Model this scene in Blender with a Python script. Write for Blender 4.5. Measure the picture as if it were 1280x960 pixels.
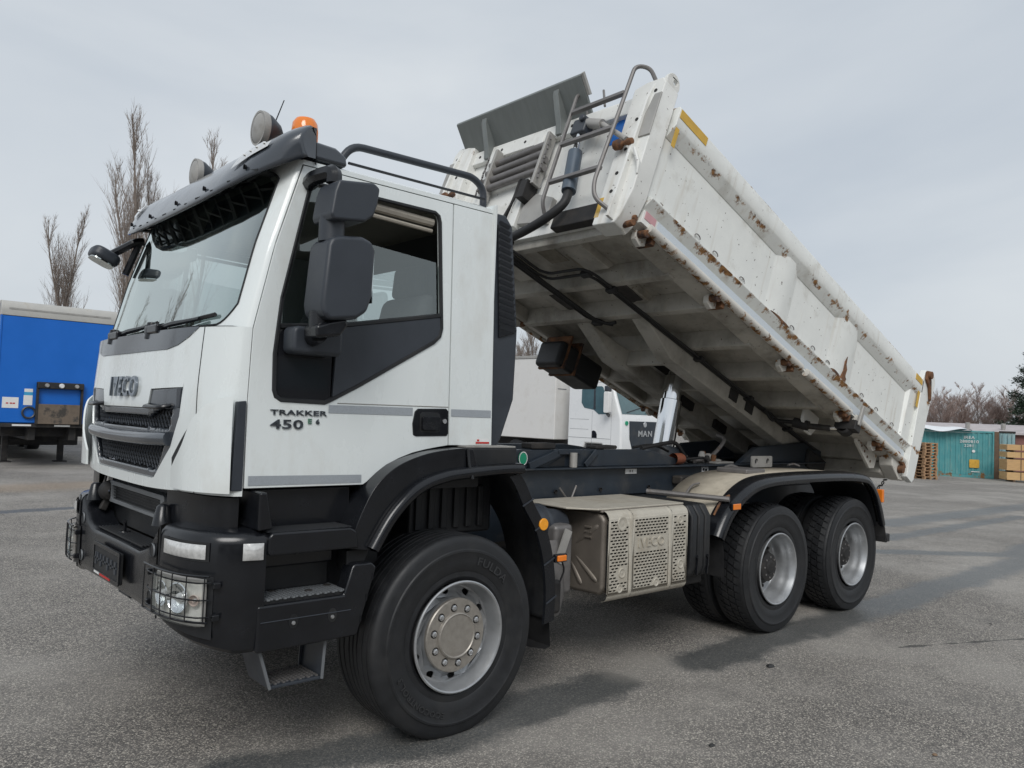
import bpy, bmesh, math, random
from mathutils import Vector, Matrix, geometry
for o in list(bpy.data.objects): bpy.data.objects.remove(o)
SC = bpy.context.scene
COL = SC.collection
rad = math.radians
PI = math.pi
random.seed(7)

# ------------------------------------------------------------------ camera
cam_d = bpy.data.cameras.new('camera'); cam = bpy.data.objects.new('camera', cam_d); COL.objects.link(cam)
cr, cu, cf = (Vector(q) for q in ((0.7447781, -0.66621839, 0.03819212), (-0.05481772, -0.0040417, 0.9984882), (0.66505683, 0.74574575, 0.03953074)))
cm = Matrix.Identity(4)
for i in range(3):
    cm[i][0] = cr[i]; cm[i][1] = cu[i]; cm[i][2] = -cf[i]
cm.translation = Vector((-2.6826, -4.6374, 1.7260)); cam.matrix_world = cm
cam_d.sensor_fit = 'HORIZONTAL'; cam_d.sensor_width = 36; cam_d.lens = 984.14 / 1280 * 36
cam_d.clip_start = .05; cam_d.clip_end = 3000
SC.camera = cam
# ------------------------------------------------------------------ sky, sun, exposure
SUN_DIR = Vector((-.50, -.55, .67)).normalized()           # towards the veiled sun
W = bpy.data.worlds.new('World'); SC.world = W; W.use_nodes = True
nt = W.node_tree; nt.nodes.clear()
def wn(t, **k):
    n = nt.nodes.new(t)
    for a, b in k.items(): setattr(n, a, b)
    return n
wo = wn('ShaderNodeOutputWorld'); bg = wn('ShaderNodeBackground'); bg.inputs[1].default_value = .1
sky = wn('ShaderNodeTexSky', sky_type='NISHITA', sun_disc=False)
sky.sun_elevation = math.asin(SUN_DIR.z); sky.sun_rotation = math.atan2(SUN_DIR.x, SUN_DIR.y)
sky.air_density = 1.2; sky.dust_density = 3.0
tc = wn('ShaderNodeTexCoord'); mp = wn('ShaderNodeMapping'); mp.inputs['Scale'].default_value = (1, 1, 2.6)
n1 = wn('ShaderNodeTexNoise'); n1.inputs['Scale'].default_value = 1.7; n1.inputs['Detail'].default_value = 5; n1.inputs['Roughness'].default_value = .5; n1.inputs['Distortion'].default_value = .4
rp = wn('ShaderNodeValToRGB')
rp.color_ramp.elements[0].position = .30; rp.color_ramp.elements[0].color = (4.7, 5.2, 5.8, 1)
rp.color_ramp.elements[1].position = .72; rp.color_ramp.elements[1].color = (6.35, 6.7, 7.0, 1)
mx = wn('ShaderNodeMixRGB'); mx.inputs[0].default_value = .93       # a closed cloud deck over the blue sky
nt.links.new(tc.outputs['Generated'], mp.inputs[0]); nt.links.new(mp.outputs[0], n1.inputs['Vector']); nt.links.new(n1.outputs[0], rp.inputs[0])
nt.links.new(sky.outputs[0], mx.inputs[1]); nt.links.new(rp.outputs[0], mx.inputs[2]); nt.links.new(mx.outputs[0], bg.inputs[0]); nt.links.new(bg.outputs[0], wo.inputs[0])
sd = bpy.data.lights.new('sun', 'SUN'); so = bpy.data.objects.new('sun', sd); COL.objects.link(so)
sd.energy = 1.5; sd.angle = rad(28); sd.color = (1, .985, .96)
so.rotation_euler = SUN_DIR.to_track_quat('Z', 'Y').to_euler(); so.location = (0, 0, 30)
vs = SC.view_settings; vs.view_transform = 'Standard'; vs.look = 'None'; vs.gamma = 1; vs.use_curve_mapping = False; vs.exposure = 0.18
SC.render.engine = 'CYCLES'

# ------------------------------------------------------------------ helpers: materials
def mat(name, col, rough=.5, metal=0, var=.1, vs=6., bump=0, bs=120, dirt=None, dscale=3., dlo=.5, dhi=.62, coat=0, stretch=None, spec=.5, rvar=.08):
    m = bpy.data.materials.new(name); m.use_nodes = True; t = m.node_tree; N = t.nodes; L = t.links.new
    b = N['Principled BSDF']; b.inputs['Roughness'].default_value = rough; b.inputs['Metallic'].default_value = metal
    b.inputs['Coat Weight'].default_value = coat; b.inputs['Coat Roughness'].default_value = .08; b.inputs['Specular IOR Level'].default_value = spec
    c = N.new('ShaderNodeTexCoord'); src = c.outputs['Object']
    if stretch:
        mpn = N.new('ShaderNodeMapping'); mpn.inputs['Scale'].default_value = stretch; L(src, mpn.inputs[0]); src2 = mpn.outputs[0]
    else: src2 = src
    n = N.new('ShaderNodeTexNoise'); n.inputs['Scale'].default_value = vs; n.inputs['Detail'].default_value = 6; n.inputs['Roughness'].default_value = .62; L(src2, n.inputs['Vector'])
    r = N.new('ShaderNodeValToRGB'); e = r.color_ramp.elements
    e[0].position = .3; e[1].position = .7
    e[0].color = tuple(q * (1 - var) for q in col) + (1,); e[1].color = tuple(min(1, q * (1 + var)) for q in col) + (1,)
    L(n.outputs[0], r.inputs[0]); out = r.outputs[0]
    mr = N.new('ShaderNodeMapRange'); mr.inputs[1].default_value = .3; mr.inputs[2].default_value = .7
    mr.inputs[3].default_value = max(0, rough - rvar); mr.inputs[4].default_value = min(1, rough + rvar); L(n.outputs[0], mr.inputs[0]); ro = mr.outputs[0]
    if dirt:
        d = N.new('ShaderNodeTexNoise'); d.inputs['Scale'].default_value = dscale; d.inputs['Detail'].default_value = 9; d.inputs['Roughness'].default_value = .68; L(src2, d.inputs['Vector'])
        dm = N.new('ShaderNodeMapRange'); dm.inputs[1].default_value = dlo; dm.inputs[2].default_value = dhi; L(d.outputs[0], dm.inputs[0])
        x = N.new('ShaderNodeMixRGB'); L(dm.outputs[0], x.inputs[0]); L(out, x.inputs[1]); x.inputs[2].default_value = tuple(dirt) + (1,); out = x.outputs[0]
        x2 = N.new('ShaderNodeMixRGB'); L(dm.outputs[0], x2.inputs[0]); L(ro, x2.inputs[1]); x2.inputs[2].default_value = (.8, .8, .8, 1); ro = x2.outputs[0]
    L(out, b.inputs['Base Color']); L(ro, b.inputs['Roughness'])
    if bump:
        bn = N.new('ShaderNodeTexNoise'); bn.inputs['Scale'].default_value = bs; bn.inputs['Detail'].default_value = 3; L(src, bn.inputs['Vector'])
        bb = N.new('ShaderNodeBump'); bb.inputs['Strength'].default_value = bump; bb.inputs['Distance'].default_value = .004; L(bn.outputs[0], bb.inputs['Height']); L(bb.outputs[0], b.inputs['Normal'])
    return m
def rust_paint(name, col, bands, amount=.0, scale=7., grime=(.36, .33, .27), gl=.56):
    """worn paint: grime film plus rust that gathers on the given local-height bands"""
    m = mat(name, col, .45, 0, .05, 5, dirt=grime, dscale=2.2, dlo=gl, dhi=gl + .3, bump=.12, bs=30)
    t = m.node_tree; N = t.nodes; L = t.links.new; b = N['Principled BSDF']
    old = b.inputs['Base Color'].links[0].from_socket; oldr = b.inputs['Roughness'].links[0].from_socket
    c = N.new('ShaderNodeTexCoord'); sx = N.new('ShaderNodeSeparateXYZ'); L(c.outputs['Object'], sx.inputs[0])
    tot = None
    for (zc, hw, amt) in bands:
        s = N.new('ShaderNodeMath'); s.operation = 'SUBTRACT'; L(sx.outputs[2], s.inputs[0]); s.inputs[1].default_value = zc
        a = N.new('ShaderNodeMath'); a.operation = 'ABSOLUTE'; L(s.outputs[0], a.inputs[0])
        q = N.new('ShaderNodeMapRange'); q.inputs[1].default_value = 0; q.inputs[2].default_value = hw; q.inputs[3].default_value = amt; q.inputs[4].default_value = 0; L(a.outputs[0], q.inputs[0])
        if tot is None: tot = q.outputs[0]
        else:
            ad = N.new('ShaderNodeMath'); ad.operation = 'MAXIMUM'; L(tot, ad.inputs[0]); L(q.outputs[0], ad.inputs[1]); tot = ad.outputs[0]
    n = N.new('ShaderNodeTexNoise'); n.inputs['Scale'].default_value = scale; n.inputs['Detail'].default_value = 8; n.inputs['Roughness'].default_value = .7; L(c.outputs['Object'], n.inputs['Vector'])
    ad = N.new('ShaderNodeMath'); ad.operation = 'ADD'; L(n.outputs[0], ad.inputs[0])
    if tot is not None: L(tot, ad.inputs[1])
    else: ad.inputs[1].default_value = 0
    mr = N.new('ShaderNodeMapRange'); mr.inputs[1].default_value = .665 - amount; mr.inputs[2].default_value = .735 - amount; L(ad.outputs[0], mr.inputs[0])
    rr = N.new('ShaderNodeValToRGB'); rr.color_ramp.elements[0].color = (.30, .15, .05, 1); rr.color_ramp.elements[1].color = (.06, .026, .014, 1)
    rr.color_ramp.elements[0].position = .45; rr.color_ramp.elements[1].position = .7
    n2 = N.new('ShaderNodeTexNoise'); n2.inputs['Scale'].default_value = 22; n2.inputs['Detail'].default_value = 5; L(c.outputs['Object'], n2.inputs['Vector']); L(n2.outputs[0], rr.inputs[0])
    sp = N.new('ShaderNodeTexNoise'); sp.inputs['Scale'].default_value = 34; sp.inputs['Detail'].default_value = 2; L(c.outputs['Object'], sp.inputs['Vector'])
    sm = N.new('ShaderNodeMapRange'); sm.inputs[1].default_value = .71; sm.inputs[2].default_value = .74; L(sp.outputs[0], sm.inputs[0])
    st = N.new('ShaderNodeMixRGB'); L(sm.outputs[0], st.inputs[0]); L(old, st.inputs[1]); st.inputs[2].default_value = (.09, .06, .045, 1); old = st.outputs[0]
    mpn = N.new('ShaderNodeMapping'); mpn.inputs['Scale'].default_value = (9, 9, .9); L(c.outputs['Object'], mpn.inputs[0])
    ru = N.new('ShaderNodeTexNoise'); ru.inputs['Scale'].default_value = 1.6; ru.inputs['Detail'].default_value = 5; L(mpn.outputs[0], ru.inputs['Vector'])
    rm_ = N.new('ShaderNodeMapRange'); rm_.inputs[1].default_value = .58; rm_.inputs[2].default_value = .8; rm_.inputs[4].default_value = .5; L(ru.outputs[0], rm_.inputs[0])
    s2 = N.new('ShaderNodeMixRGB'); L(rm_.outputs[0], s2.inputs[0]); L(old, s2.inputs[1]); s2.inputs[2].default_value = (.46, .40, .31, 1); old = s2.outputs[0]
    x = N.new('ShaderNodeMixRGB'); L(mr.outputs[0], x.inputs[0]); L(old, x.inputs[1]); L(rr.outputs[0], x.inputs[2]); L(x.outputs[0], b.inputs['Base Color'])
    x2 = N.new('ShaderNodeMixRGB'); L(mr.outputs[0], x2.inputs[0]); L(oldr, x2.inputs[1]); x2.inputs[2].default_value = (.9, .9, .9, 1); L(x2.outputs[0], b.inputs['Roughness'])
    return m
def glass(name, tint=(.5, .6, .58), refl=1.0, ex=2.3, lo=.07):
    m = bpy.data.materials.new(name); m.use_nodes = True; t = m.node_tree; N = t.nodes; L = t.links.new; N.clear()
    o = N.new('ShaderNodeOutputMaterial'); mixs = N.new('ShaderNodeMixShader'); tr = N.new('ShaderNodeBsdfTransparent'); g = N.new('ShaderNodeBsdfGlossy')
    tr.inputs[0].default_value = tint + (1,); g.inputs['Roughness'].default_value = .015; g.inputs[0].default_value = (refl*.90, refl*.97, refl*.95, 1)
    lw = N.new('ShaderNodeLayerWeight'); lw.inputs[0].default_value = .5
    pw = N.new('ShaderNodeMath'); pw.operation = 'POWER'; pw.inputs[1].default_value = ex; L(lw.outputs['Facing'], pw.inputs[0])
    mr = N.new('ShaderNodeMapRange'); mr.inputs[3].default_value = lo; mr.inputs[4].default_value = .95; L(pw.outputs[0], mr.inputs[0])
    L(mr.outputs[0], mixs.inputs[0]); L(tr.outputs[0], mixs.inputs[1]); L(g.outputs[0], mixs.inputs[2]); L(mixs.outputs[0], o.inputs[0])
    return m
MT = {}
MT['white'] = mat('white_cab_paint', (.755, .795, .79), .27, 0, .025, 2.5, dirt=(.50, .475, .42), dscale=1.7, dlo=.52, dhi=1.0, coat=.6, stretch=(1.6, 1.6, .7))
MT['body'] = rust_paint('worn_white_body_paint', (.76, .77, .74), [(.985, .045, .18), (.80, .06, .16), (.20, .07, .205)], .0, 7.5)
MT['bodyplain'] = rust_paint('worn_white_paint', (.74, .74, .71), [], -.01, 5.)
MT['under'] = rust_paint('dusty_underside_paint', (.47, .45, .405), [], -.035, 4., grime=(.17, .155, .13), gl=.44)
MT['rustrail'] = rust_paint('rusty_rail_paint', (.62, .60, .55), [(-.015, .05, .18)], .02, 13.)
MT['rust'] = mat('heavy_rust', (.16, .075, .035), .9, 0, .5, 14, bump=.6, bs=60, dirt=(.05, .03, .025), dscale=9, dlo=.5, dhi=.6)
MT['blk'] = mat('black_plastic', (.0085, .0095, .012), .22, 0, .2, 9, dirt=(.03, .03, .03), dscale=2.5, dlo=.60, dhi=1.05, bump=.03, bs=300)
MT['blkm'] = mat('black_matt_plastic', (.0105, .0115, .0135), .5, 0, .25, 9, dirt=(.035, .034, .032), dscale=3, dlo=.5, dhi=.85, bump=.12, bs=260)
MT['dgrey'] = mat('dark_grey_plastic', (.034, .040, .050), .42, 0, .1, 8, bump=.1, bs=420)
MT['visor'] = mat('anthracite_visor', (.048, .056, .068), .2, 0, .08, 4, coat=.5)
MT['grey'] = mat('mid_grey_plastic', (.15, .16, .17), .45, 0, .1, 5)
MT['lgrey'] = mat('light_grey_paint', (.36, .35, .33), .5, .2, .12, 6, dirt=(.2, .18, .15), dscale=4, dlo=.55, dhi=.8)
MT['steel'] = mat('grey_steel_tube', (.19, .18, .175), .5, .4, .2, 9, dirt=(.12, .08, .05), dscale=9, dlo=.6, dhi=.75)
MT['chassis'] = mat('blue_black_chassis_paint', (.021, .029, .040), .42, 0, .2, 4, dirt=(.085, .08, .072), dscale=3, dlo=.52, dhi=.85)
MT['dark'] = mat('grimy_dark_metal', (.022, .021, .021), .7, .1, .3, 8, dirt=(.07, .06, .05), dscale=5, dlo=.5, dhi=.8)
MT['tyre'] = mat('tyre_rubber', (.0135, .0145, .0165), .55, 0, .22, 14, dirt=(.034, .033, .032), dscale=5, dlo=.5, dhi=.95, bump=.15, bs=200)
MT['tyretext'] = mat('raised_tyre_letter_rubber', (.030, .031, .033), .45, 0, .1, 10)
MT['rim'] = mat('silver_rim_paint', (.42, .43, .44), .36, .65, .12, 8, dirt=(.20, .18, .16), dscale=5, dlo=.6, dhi=.95)
MT['hub'] = mat('dull_hub_cover', (.36, .335, .30), .42, .55, .12, 30, dirt=(.2, .18, .15), dscale=8, dlo=.6, dhi=.9)
MT['chrome'] = mat('chrome', (.82, .83, .84), .07, 1, .03, 5, rvar=.03)
MT['letter'] = mat('dark_chrome_letter', (.25, .275, .31), .16, .95, .2, 14)
MT['alu'] = mat('brushed_alu', (.55, .56, .57), .33, .8, .05, 8)
MT['muff'] = mat('dusty_beige_cover', (.50, .465, .395), .5, .15, .07, 10, dirt=(.33, .28, .21), dscale=4, dlo=.5, dhi=.8, bump=.08, bs=80)
MT['muffend'] = mat('dusty_steel_end', (.20, .175, .15), .5, .45, .15, 6, dirt=(.26, .23, .18), dscale=4, dlo=.52, dhi=.8)
MT['fendtop'] = mat('dusty_beige_mudguard', (.42, .375, .30), .8, 0, .12, 12, dirt=(.25, .215, .165), dscale=5, dlo=.48, dhi=.75, bump=.2, bs=90)
MT['orange'] = mat('amber_lens', (.85, .22, .015), .18, 0, .05, 20, coat=.6)
MT['amber'] = mat('amber_reflector', (.90, .36, .02), .25, 0, .04, 40, coat=.5)
MT['clear'] = mat('clear_lens', (.62, .62, .61), .14, .2, .22, 45, coat=.8)
MT['bulb'] = mat('faint_amber_bulb', (.56, .46, .41), .3, 0, .1, 30)
MT['refl'] = mat('headlamp_reflector', (.86, .85, .80), .22, .25, .1, 25)
MT['glass'] = glass('windscreen_glass', (.42, .50, .48), ex=1.35)
MT['sglass'] = glass('side_glass', (.74, .80, .79), ex=2.0, lo=.15)
MT['lglass'] = glass('lamp_glass', (.93, .94, .94))
MT['manglass'] = mat('tinted_truck_glass', (.08, .14, .15), .06, 0, .2, 2, coat=.5)
MT['blkglass'] = mat('dark_gloss_glass', (.012, .013, .016), .05, 0, .1, 4, coat=.6)
MT['mirror'] = mat('mirror_glass', (.6, .64, .63), .03, 1, .02, 4, rvar=.01)
MT['inner'] = mat('cab_trim', (.045, .046, .048), .7, 0, .1, 5)
MT['seat'] = mat('grey_seat_fabric', (.085, .09, .095), .9, 0, .15, 30)
MT['cream'] = mat('rolled_cream_blind', (.36, .33, .28), .7, 0, .1, 20)
MT['tape'] = mat('silver_reflective_tape', (.40, .43, .46), .42, .35, .1, 160)
MT['btape'] = mat('pale_blue_reflective_tape', (.64, .69, .73), .38, .35, .1, 200)
MT['yellow'] = mat('ochre_yellow_tape', (.62, .38, .05), .5, 0, .12, 9, dirt=(.5, .46, .38), dscale=9, dlo=.56, dhi=.7)
MT['blue'] = mat('blue_sticker', (.01, .14, .5), .35, 0, .05, 6)
MT['white_sticker'] = mat('white_sticker', (.75, .75, .74), .5, 0, .03, 6)
MT['red'] = mat('red_print', (.5, .025, .02), .5, 0, .05, 6)
MT['green'] = mat('green_sticker', (.01, .30, .16), .45, 0, .05, 6)
MT['rubber'] = mat('black_rubber_hose', (.018, .018, .019), .6, 0, .2, 20)
MT['pcyl'] = mat('blue_grey_cylinder_paint', (.075, .10, .13), .42, .1, .15, 8, dirt=(.14, .13, .11), dscale=5, dlo=.6, dhi=.85)
MT['canopy'] = mat('grey_canopy_sheet', (.19, .205, .20), .5, .15, .10, 5, stretch=(1, 6, 1), dirt=(.19, .19, .18), dscale=4, dlo=.55, dhi=.9)

# ------------------------------------------------------------------ helpers: meshes
def lin(z, zs, vs_):
    if z <= zs[0]: return vs_[0]
    for i in range(1, len(zs)):
        if z <= zs[i]:
            k = (z - zs[i-1]) / (zs[i] - zs[i-1]); return vs_[i-1] + k * (vs_[i] - vs_[i-1])
    return vs_[-1]
def spline(pts, n=6):
    """Catmull-Rom through 2D or 3D points"""
    P = [Vector(p) for p in pts]; out = []
    for i in range(len(P) - 1):
        a, b, c, d = P[max(i-1, 0)], P[i], P[i+1], P[min(i+2, len(P)-1)]
        for k in range(n):
            t = k / n
            out.append(.5 * ((2*b) + (c-a)*t + (2*a-5*b+4*c-d)*t*t + (3*b-3*c+d-a)*t**3))
    return out + [P[-1]]
def fillet(pts, r, n=5):
    P = [Vector(p) for p in pts]; out = [P[0]]
    for i in range(1, len(P) - 1):
        a, b, c = P[i-1], P[i], P[i+1]
        d1, d2 = (a-b), (c-b); rr = min(r, d1.length*.49, d2.length*.49)
        s, e = b + d1.normalized()*rr, b + d2.normalized()*rr
        for k in range(n+1):
            t = k/n; out.append(s*(1-t)**2 + b*2*t*(1-t) + e*t*t)
    return out + [P[-1]]
def rounded(x0, x1, y0, y1, r, n=4):
    out = []
    for cx, cy, a0 in ((x1-r, y1-r, 0), (x0+r, y1-r, 90), (x0+r, y0+r, 180), (x1-r, y0+r, 270)):
        for k in range(n+1):
            a = rad(a0 + 90*k/n); out.append((cx + r*math.cos(a), cy + r*math.sin(a)))
    return out
def circle(cx, cy, r, n=16, ry=None):
    return [(cx + r*math.cos(2*PI*k/n), cy + (ry or r)*math.sin(2*PI*k/n)) for k in range(n)]
FAR = [1.0]
class MB:
    def __init__(s, M=None): s.v = []; s.f = []; s.M = M
    def add(s, vs_, fs_):
        o = len(s.v)
        s.v += [tuple(s.M @ Vector(q)) if s.M else tuple(q) for q in vs_]
        s.f += [tuple(o + i for i in f) for f in fs_]; return s
    def box(s, x0, x1, y0, y1, z0, z1, M=None):
        v = [(x, y, z) for z in (z0, z1) for y in (y0, y1) for x in (x0, x1)]
        if M: v = [tuple(M @ Vector(q)) for q in v]
        return s.add(v, [(0,2,3,1), (4,5,7,6), (0,1,5,4), (2,6,7,3), (0,4,6,2), (1,3,7,5)])
    def prism(s, poly, ax, a, b):
        n = len(poly)
        f3 = {'x': lambda p, c: (c, p[0], p[1]), 'y': lambda p, c: (p[0], c, p[1]), 'z': lambda p, c: (p[0], p[1], c)}[ax]
        v = [f3(p, a) for p in poly] + [f3(p, b) for p in poly]
        return s.add(v, [tuple(range(n))[::-1], tuple(range(n, 2*n))] + [(i, (i+1) % n, n+(i+1) % n, n+i) for i in range(n)])
    def bar(s, p, q, w, h, up=(0, 0, 1)):
        p, q = Vector(p), Vector(q); d = (q-p).normalized(); u = Vector(up)
        if abs(d.dot(u)) > .98: u = Vector((1, 0, 0))
        r = d.cross(u).normalized(); u = r.cross(d)
        v = [c + r*a*w/2 + u*b*h/2 for c in (p, q) for a, b in ((-1,-1), (1,-1), (1,1), (-1,1))]
        return s.add(v, [(3,2,1,0), (4,5,6,7), (0,1,5,4), (1,2,6,5), (2,3,7,6), (3,0,4,7)])
    def tube(s, pts, r, n=8, caps=True, flat=1.):
        P = [Vector(p) for p in pts]; rs = r if isinstance(r, (list, tuple)) else [r]*len(P)
        t0 = (P[1]-P[0]).normalized(); u = Vector((0, 0, 1)) if abs(t0.z) < .9 else Vector((1, 0, 0))
        v = []
        for i, p in enumerate(P):
            t = (P[min(i+1, len(P)-1)] - P[max(i-1, 0)]).normalized()
            u = (u - t*u.dot(t)).normalized(); w = t.cross(u)
            for k in range(n):
                a = 2*PI*k/n; v.append(p + (u*math.cos(a)*flat + w*math.sin(a))*rs[i])
        f = [(i*n+k, i*n+(k+1) % n, (i+1)*n+(k+1) % n, (i+1)*n+k) for i in range(len(P)-1) for k in range(n)]
        if caps: f += [tuple(range(n))[::-1], tuple((len(P)-1)*n+k for k in range(n))]
        return s.add(v, f)
    def lathe(s, prof, n=32, ax='y', c=(0, 0, 0), a0=0, a1=2*PI):
        full = abs(a1-a0-2*PI) < 1e-6; m = n if full else n+1; v = []
        for r, h in prof:
            for k in range(m):
                a = a0+(a1-a0)*k/n; ca, sa = r*math.cos(a), r*math.sin(a)
                q = {'y': (ca, h, sa), 'x': (h, ca, sa), 'z': (ca, sa, h)}[ax]
                v.append((q[0]+c[0], q[1]+c[1], q[2]+c[2]))
        f = [(i*m+k, i*m+(k+1) % m, (i+1)*m+(k+1) % m, (i+1)*m+k) for i in range(len(prof)-1) for k in range(n)]
        return s.add(v, f)
    def disc(s, pts):
        return s.add(pts, [tuple(range(len(pts)))])
    def grid(s, rows):
        m = len(rows[0]); v = [q for r in rows for q in r]
        return s.add(v, [(i*m+k, i*m+k+1, (i+1)*m+k+1, (i+1)*m+k) for i in range(len(rows)-1) for k in range(m-1)])
    def panel(s, outer, holes, fn, th=0):
        loops = [[Vector((p[0], p[1], 0)) for p in l] for l in [outer] + list(holes)]
        tri = geometry.tessellate_polygon(loops); flat = [p for l in loops for p in l]
        s.add([fn(p.x, p.y, 0) for p in flat], [tuple(t) for t in tri])
        if th:
            s.add([fn(p.x, p.y, -th) for p in flat], [tuple(t)[::-1] for t in tri])
            for l in loops:
                n = len(l); s.add([fn(p.x, p.y, 0) for p in l] + [fn(p.x, p.y, -th) for p in l], [(i, (i+1) % n, n+(i+1) % n, n+i) for i in range(n)])
        return s
    def text(s, body, size, fn, depth=.004, sx=1., align='CENTER', bold=0.):
        cu_ = bpy.data.curves.new('text', 'FONT'); cu_.body = body; cu_.size = size; cu_.extrude = depth/2; cu_.align_x = align; cu_.align_y = 'CENTER'; cu_.resolution_u = 3; cu_.offset = bold; cu_.space_character = 1.06 if bold < .002 else 1.16
        ob = bpy.data.objects.new('text', cu_); COL.objects.link(ob)
        me = bpy.data.meshes.new_from_object(ob.evaluated_get(bpy.context.evaluated_depsgraph_get()))
        s.add([fn(v.co.x*sx, v.co.y, v.co.z+depth/2) for v in me.vertices], [tuple(p.vertices) for p in me.polygons])
        bpy.data.objects.remove(ob); bpy.data.curves.remove(cu_); bpy.data.meshes.remove(me); return s
    def build(s, name, m, parent=None, bevel=0, seg=2, sharp=38, weld=True, label=None, recalc=True, lim=35):
        if FAR[0] != 1: s.v = [(q[0], q[1]*FAR[0] if q[1] > 0 else q[1], q[2]) for q in s.v]      # cab and bumper are narrower than the bed
        me = bpy.data.meshes.new(name); me.from_pydata(s.v, [], s.f)
        bm = bmesh.new(); bm.from_mesh(me)
        if weld: bmesh.ops.remove_doubles(bm, verts=bm.verts, dist=2e-5)
        if recalc: bmesh.ops.recalc_face_normals(bm, faces=bm.faces)
        bm.to_mesh(me); bm.free()
        me.polygons.foreach_set('use_smooth', [True]*len(me.polygons)); me.set_sharp_from_angle(angle=rad(sharp)); me.update()
        me.materials.append(MT[m] if isinstance(m, str) else m)
        o = bpy.data.objects.new(name, me); COL.objects.link(o)
        if parent: o.parent = parent
        if bevel:
            b = o.modifiers.new('bevel', 'BEVEL'); b.width = bevel; b.segments = seg; b.limit_method = 'ANGLE'; b.angle_limit = rad(lim); b.harden_normals = True
        if label: o['label'] = label
        return o
def empty(name, loc=(0, 0, 0), rot=(0, 0, 0), parent=None):
    o = bpy.data.objects.new(name, None); COL.objects.link(o); o.location = loc; o.rotation_euler = rot; o.parent = parent; o.empty_display_size = .2; return o
def tag(o, label, cat, group=None):
    o['label'] = label; o['category'] = cat
    if group: o['group'] = group
    return o
def kids(o): return [c for c in bpy.data.objects if c.parent == o]
def copy_tree(o, parent=None):
    c = o.copy(); COL.objects.link(c); c.parent = parent
    for ch in kids(o): copy_tree(ch, c)
    return c
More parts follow.
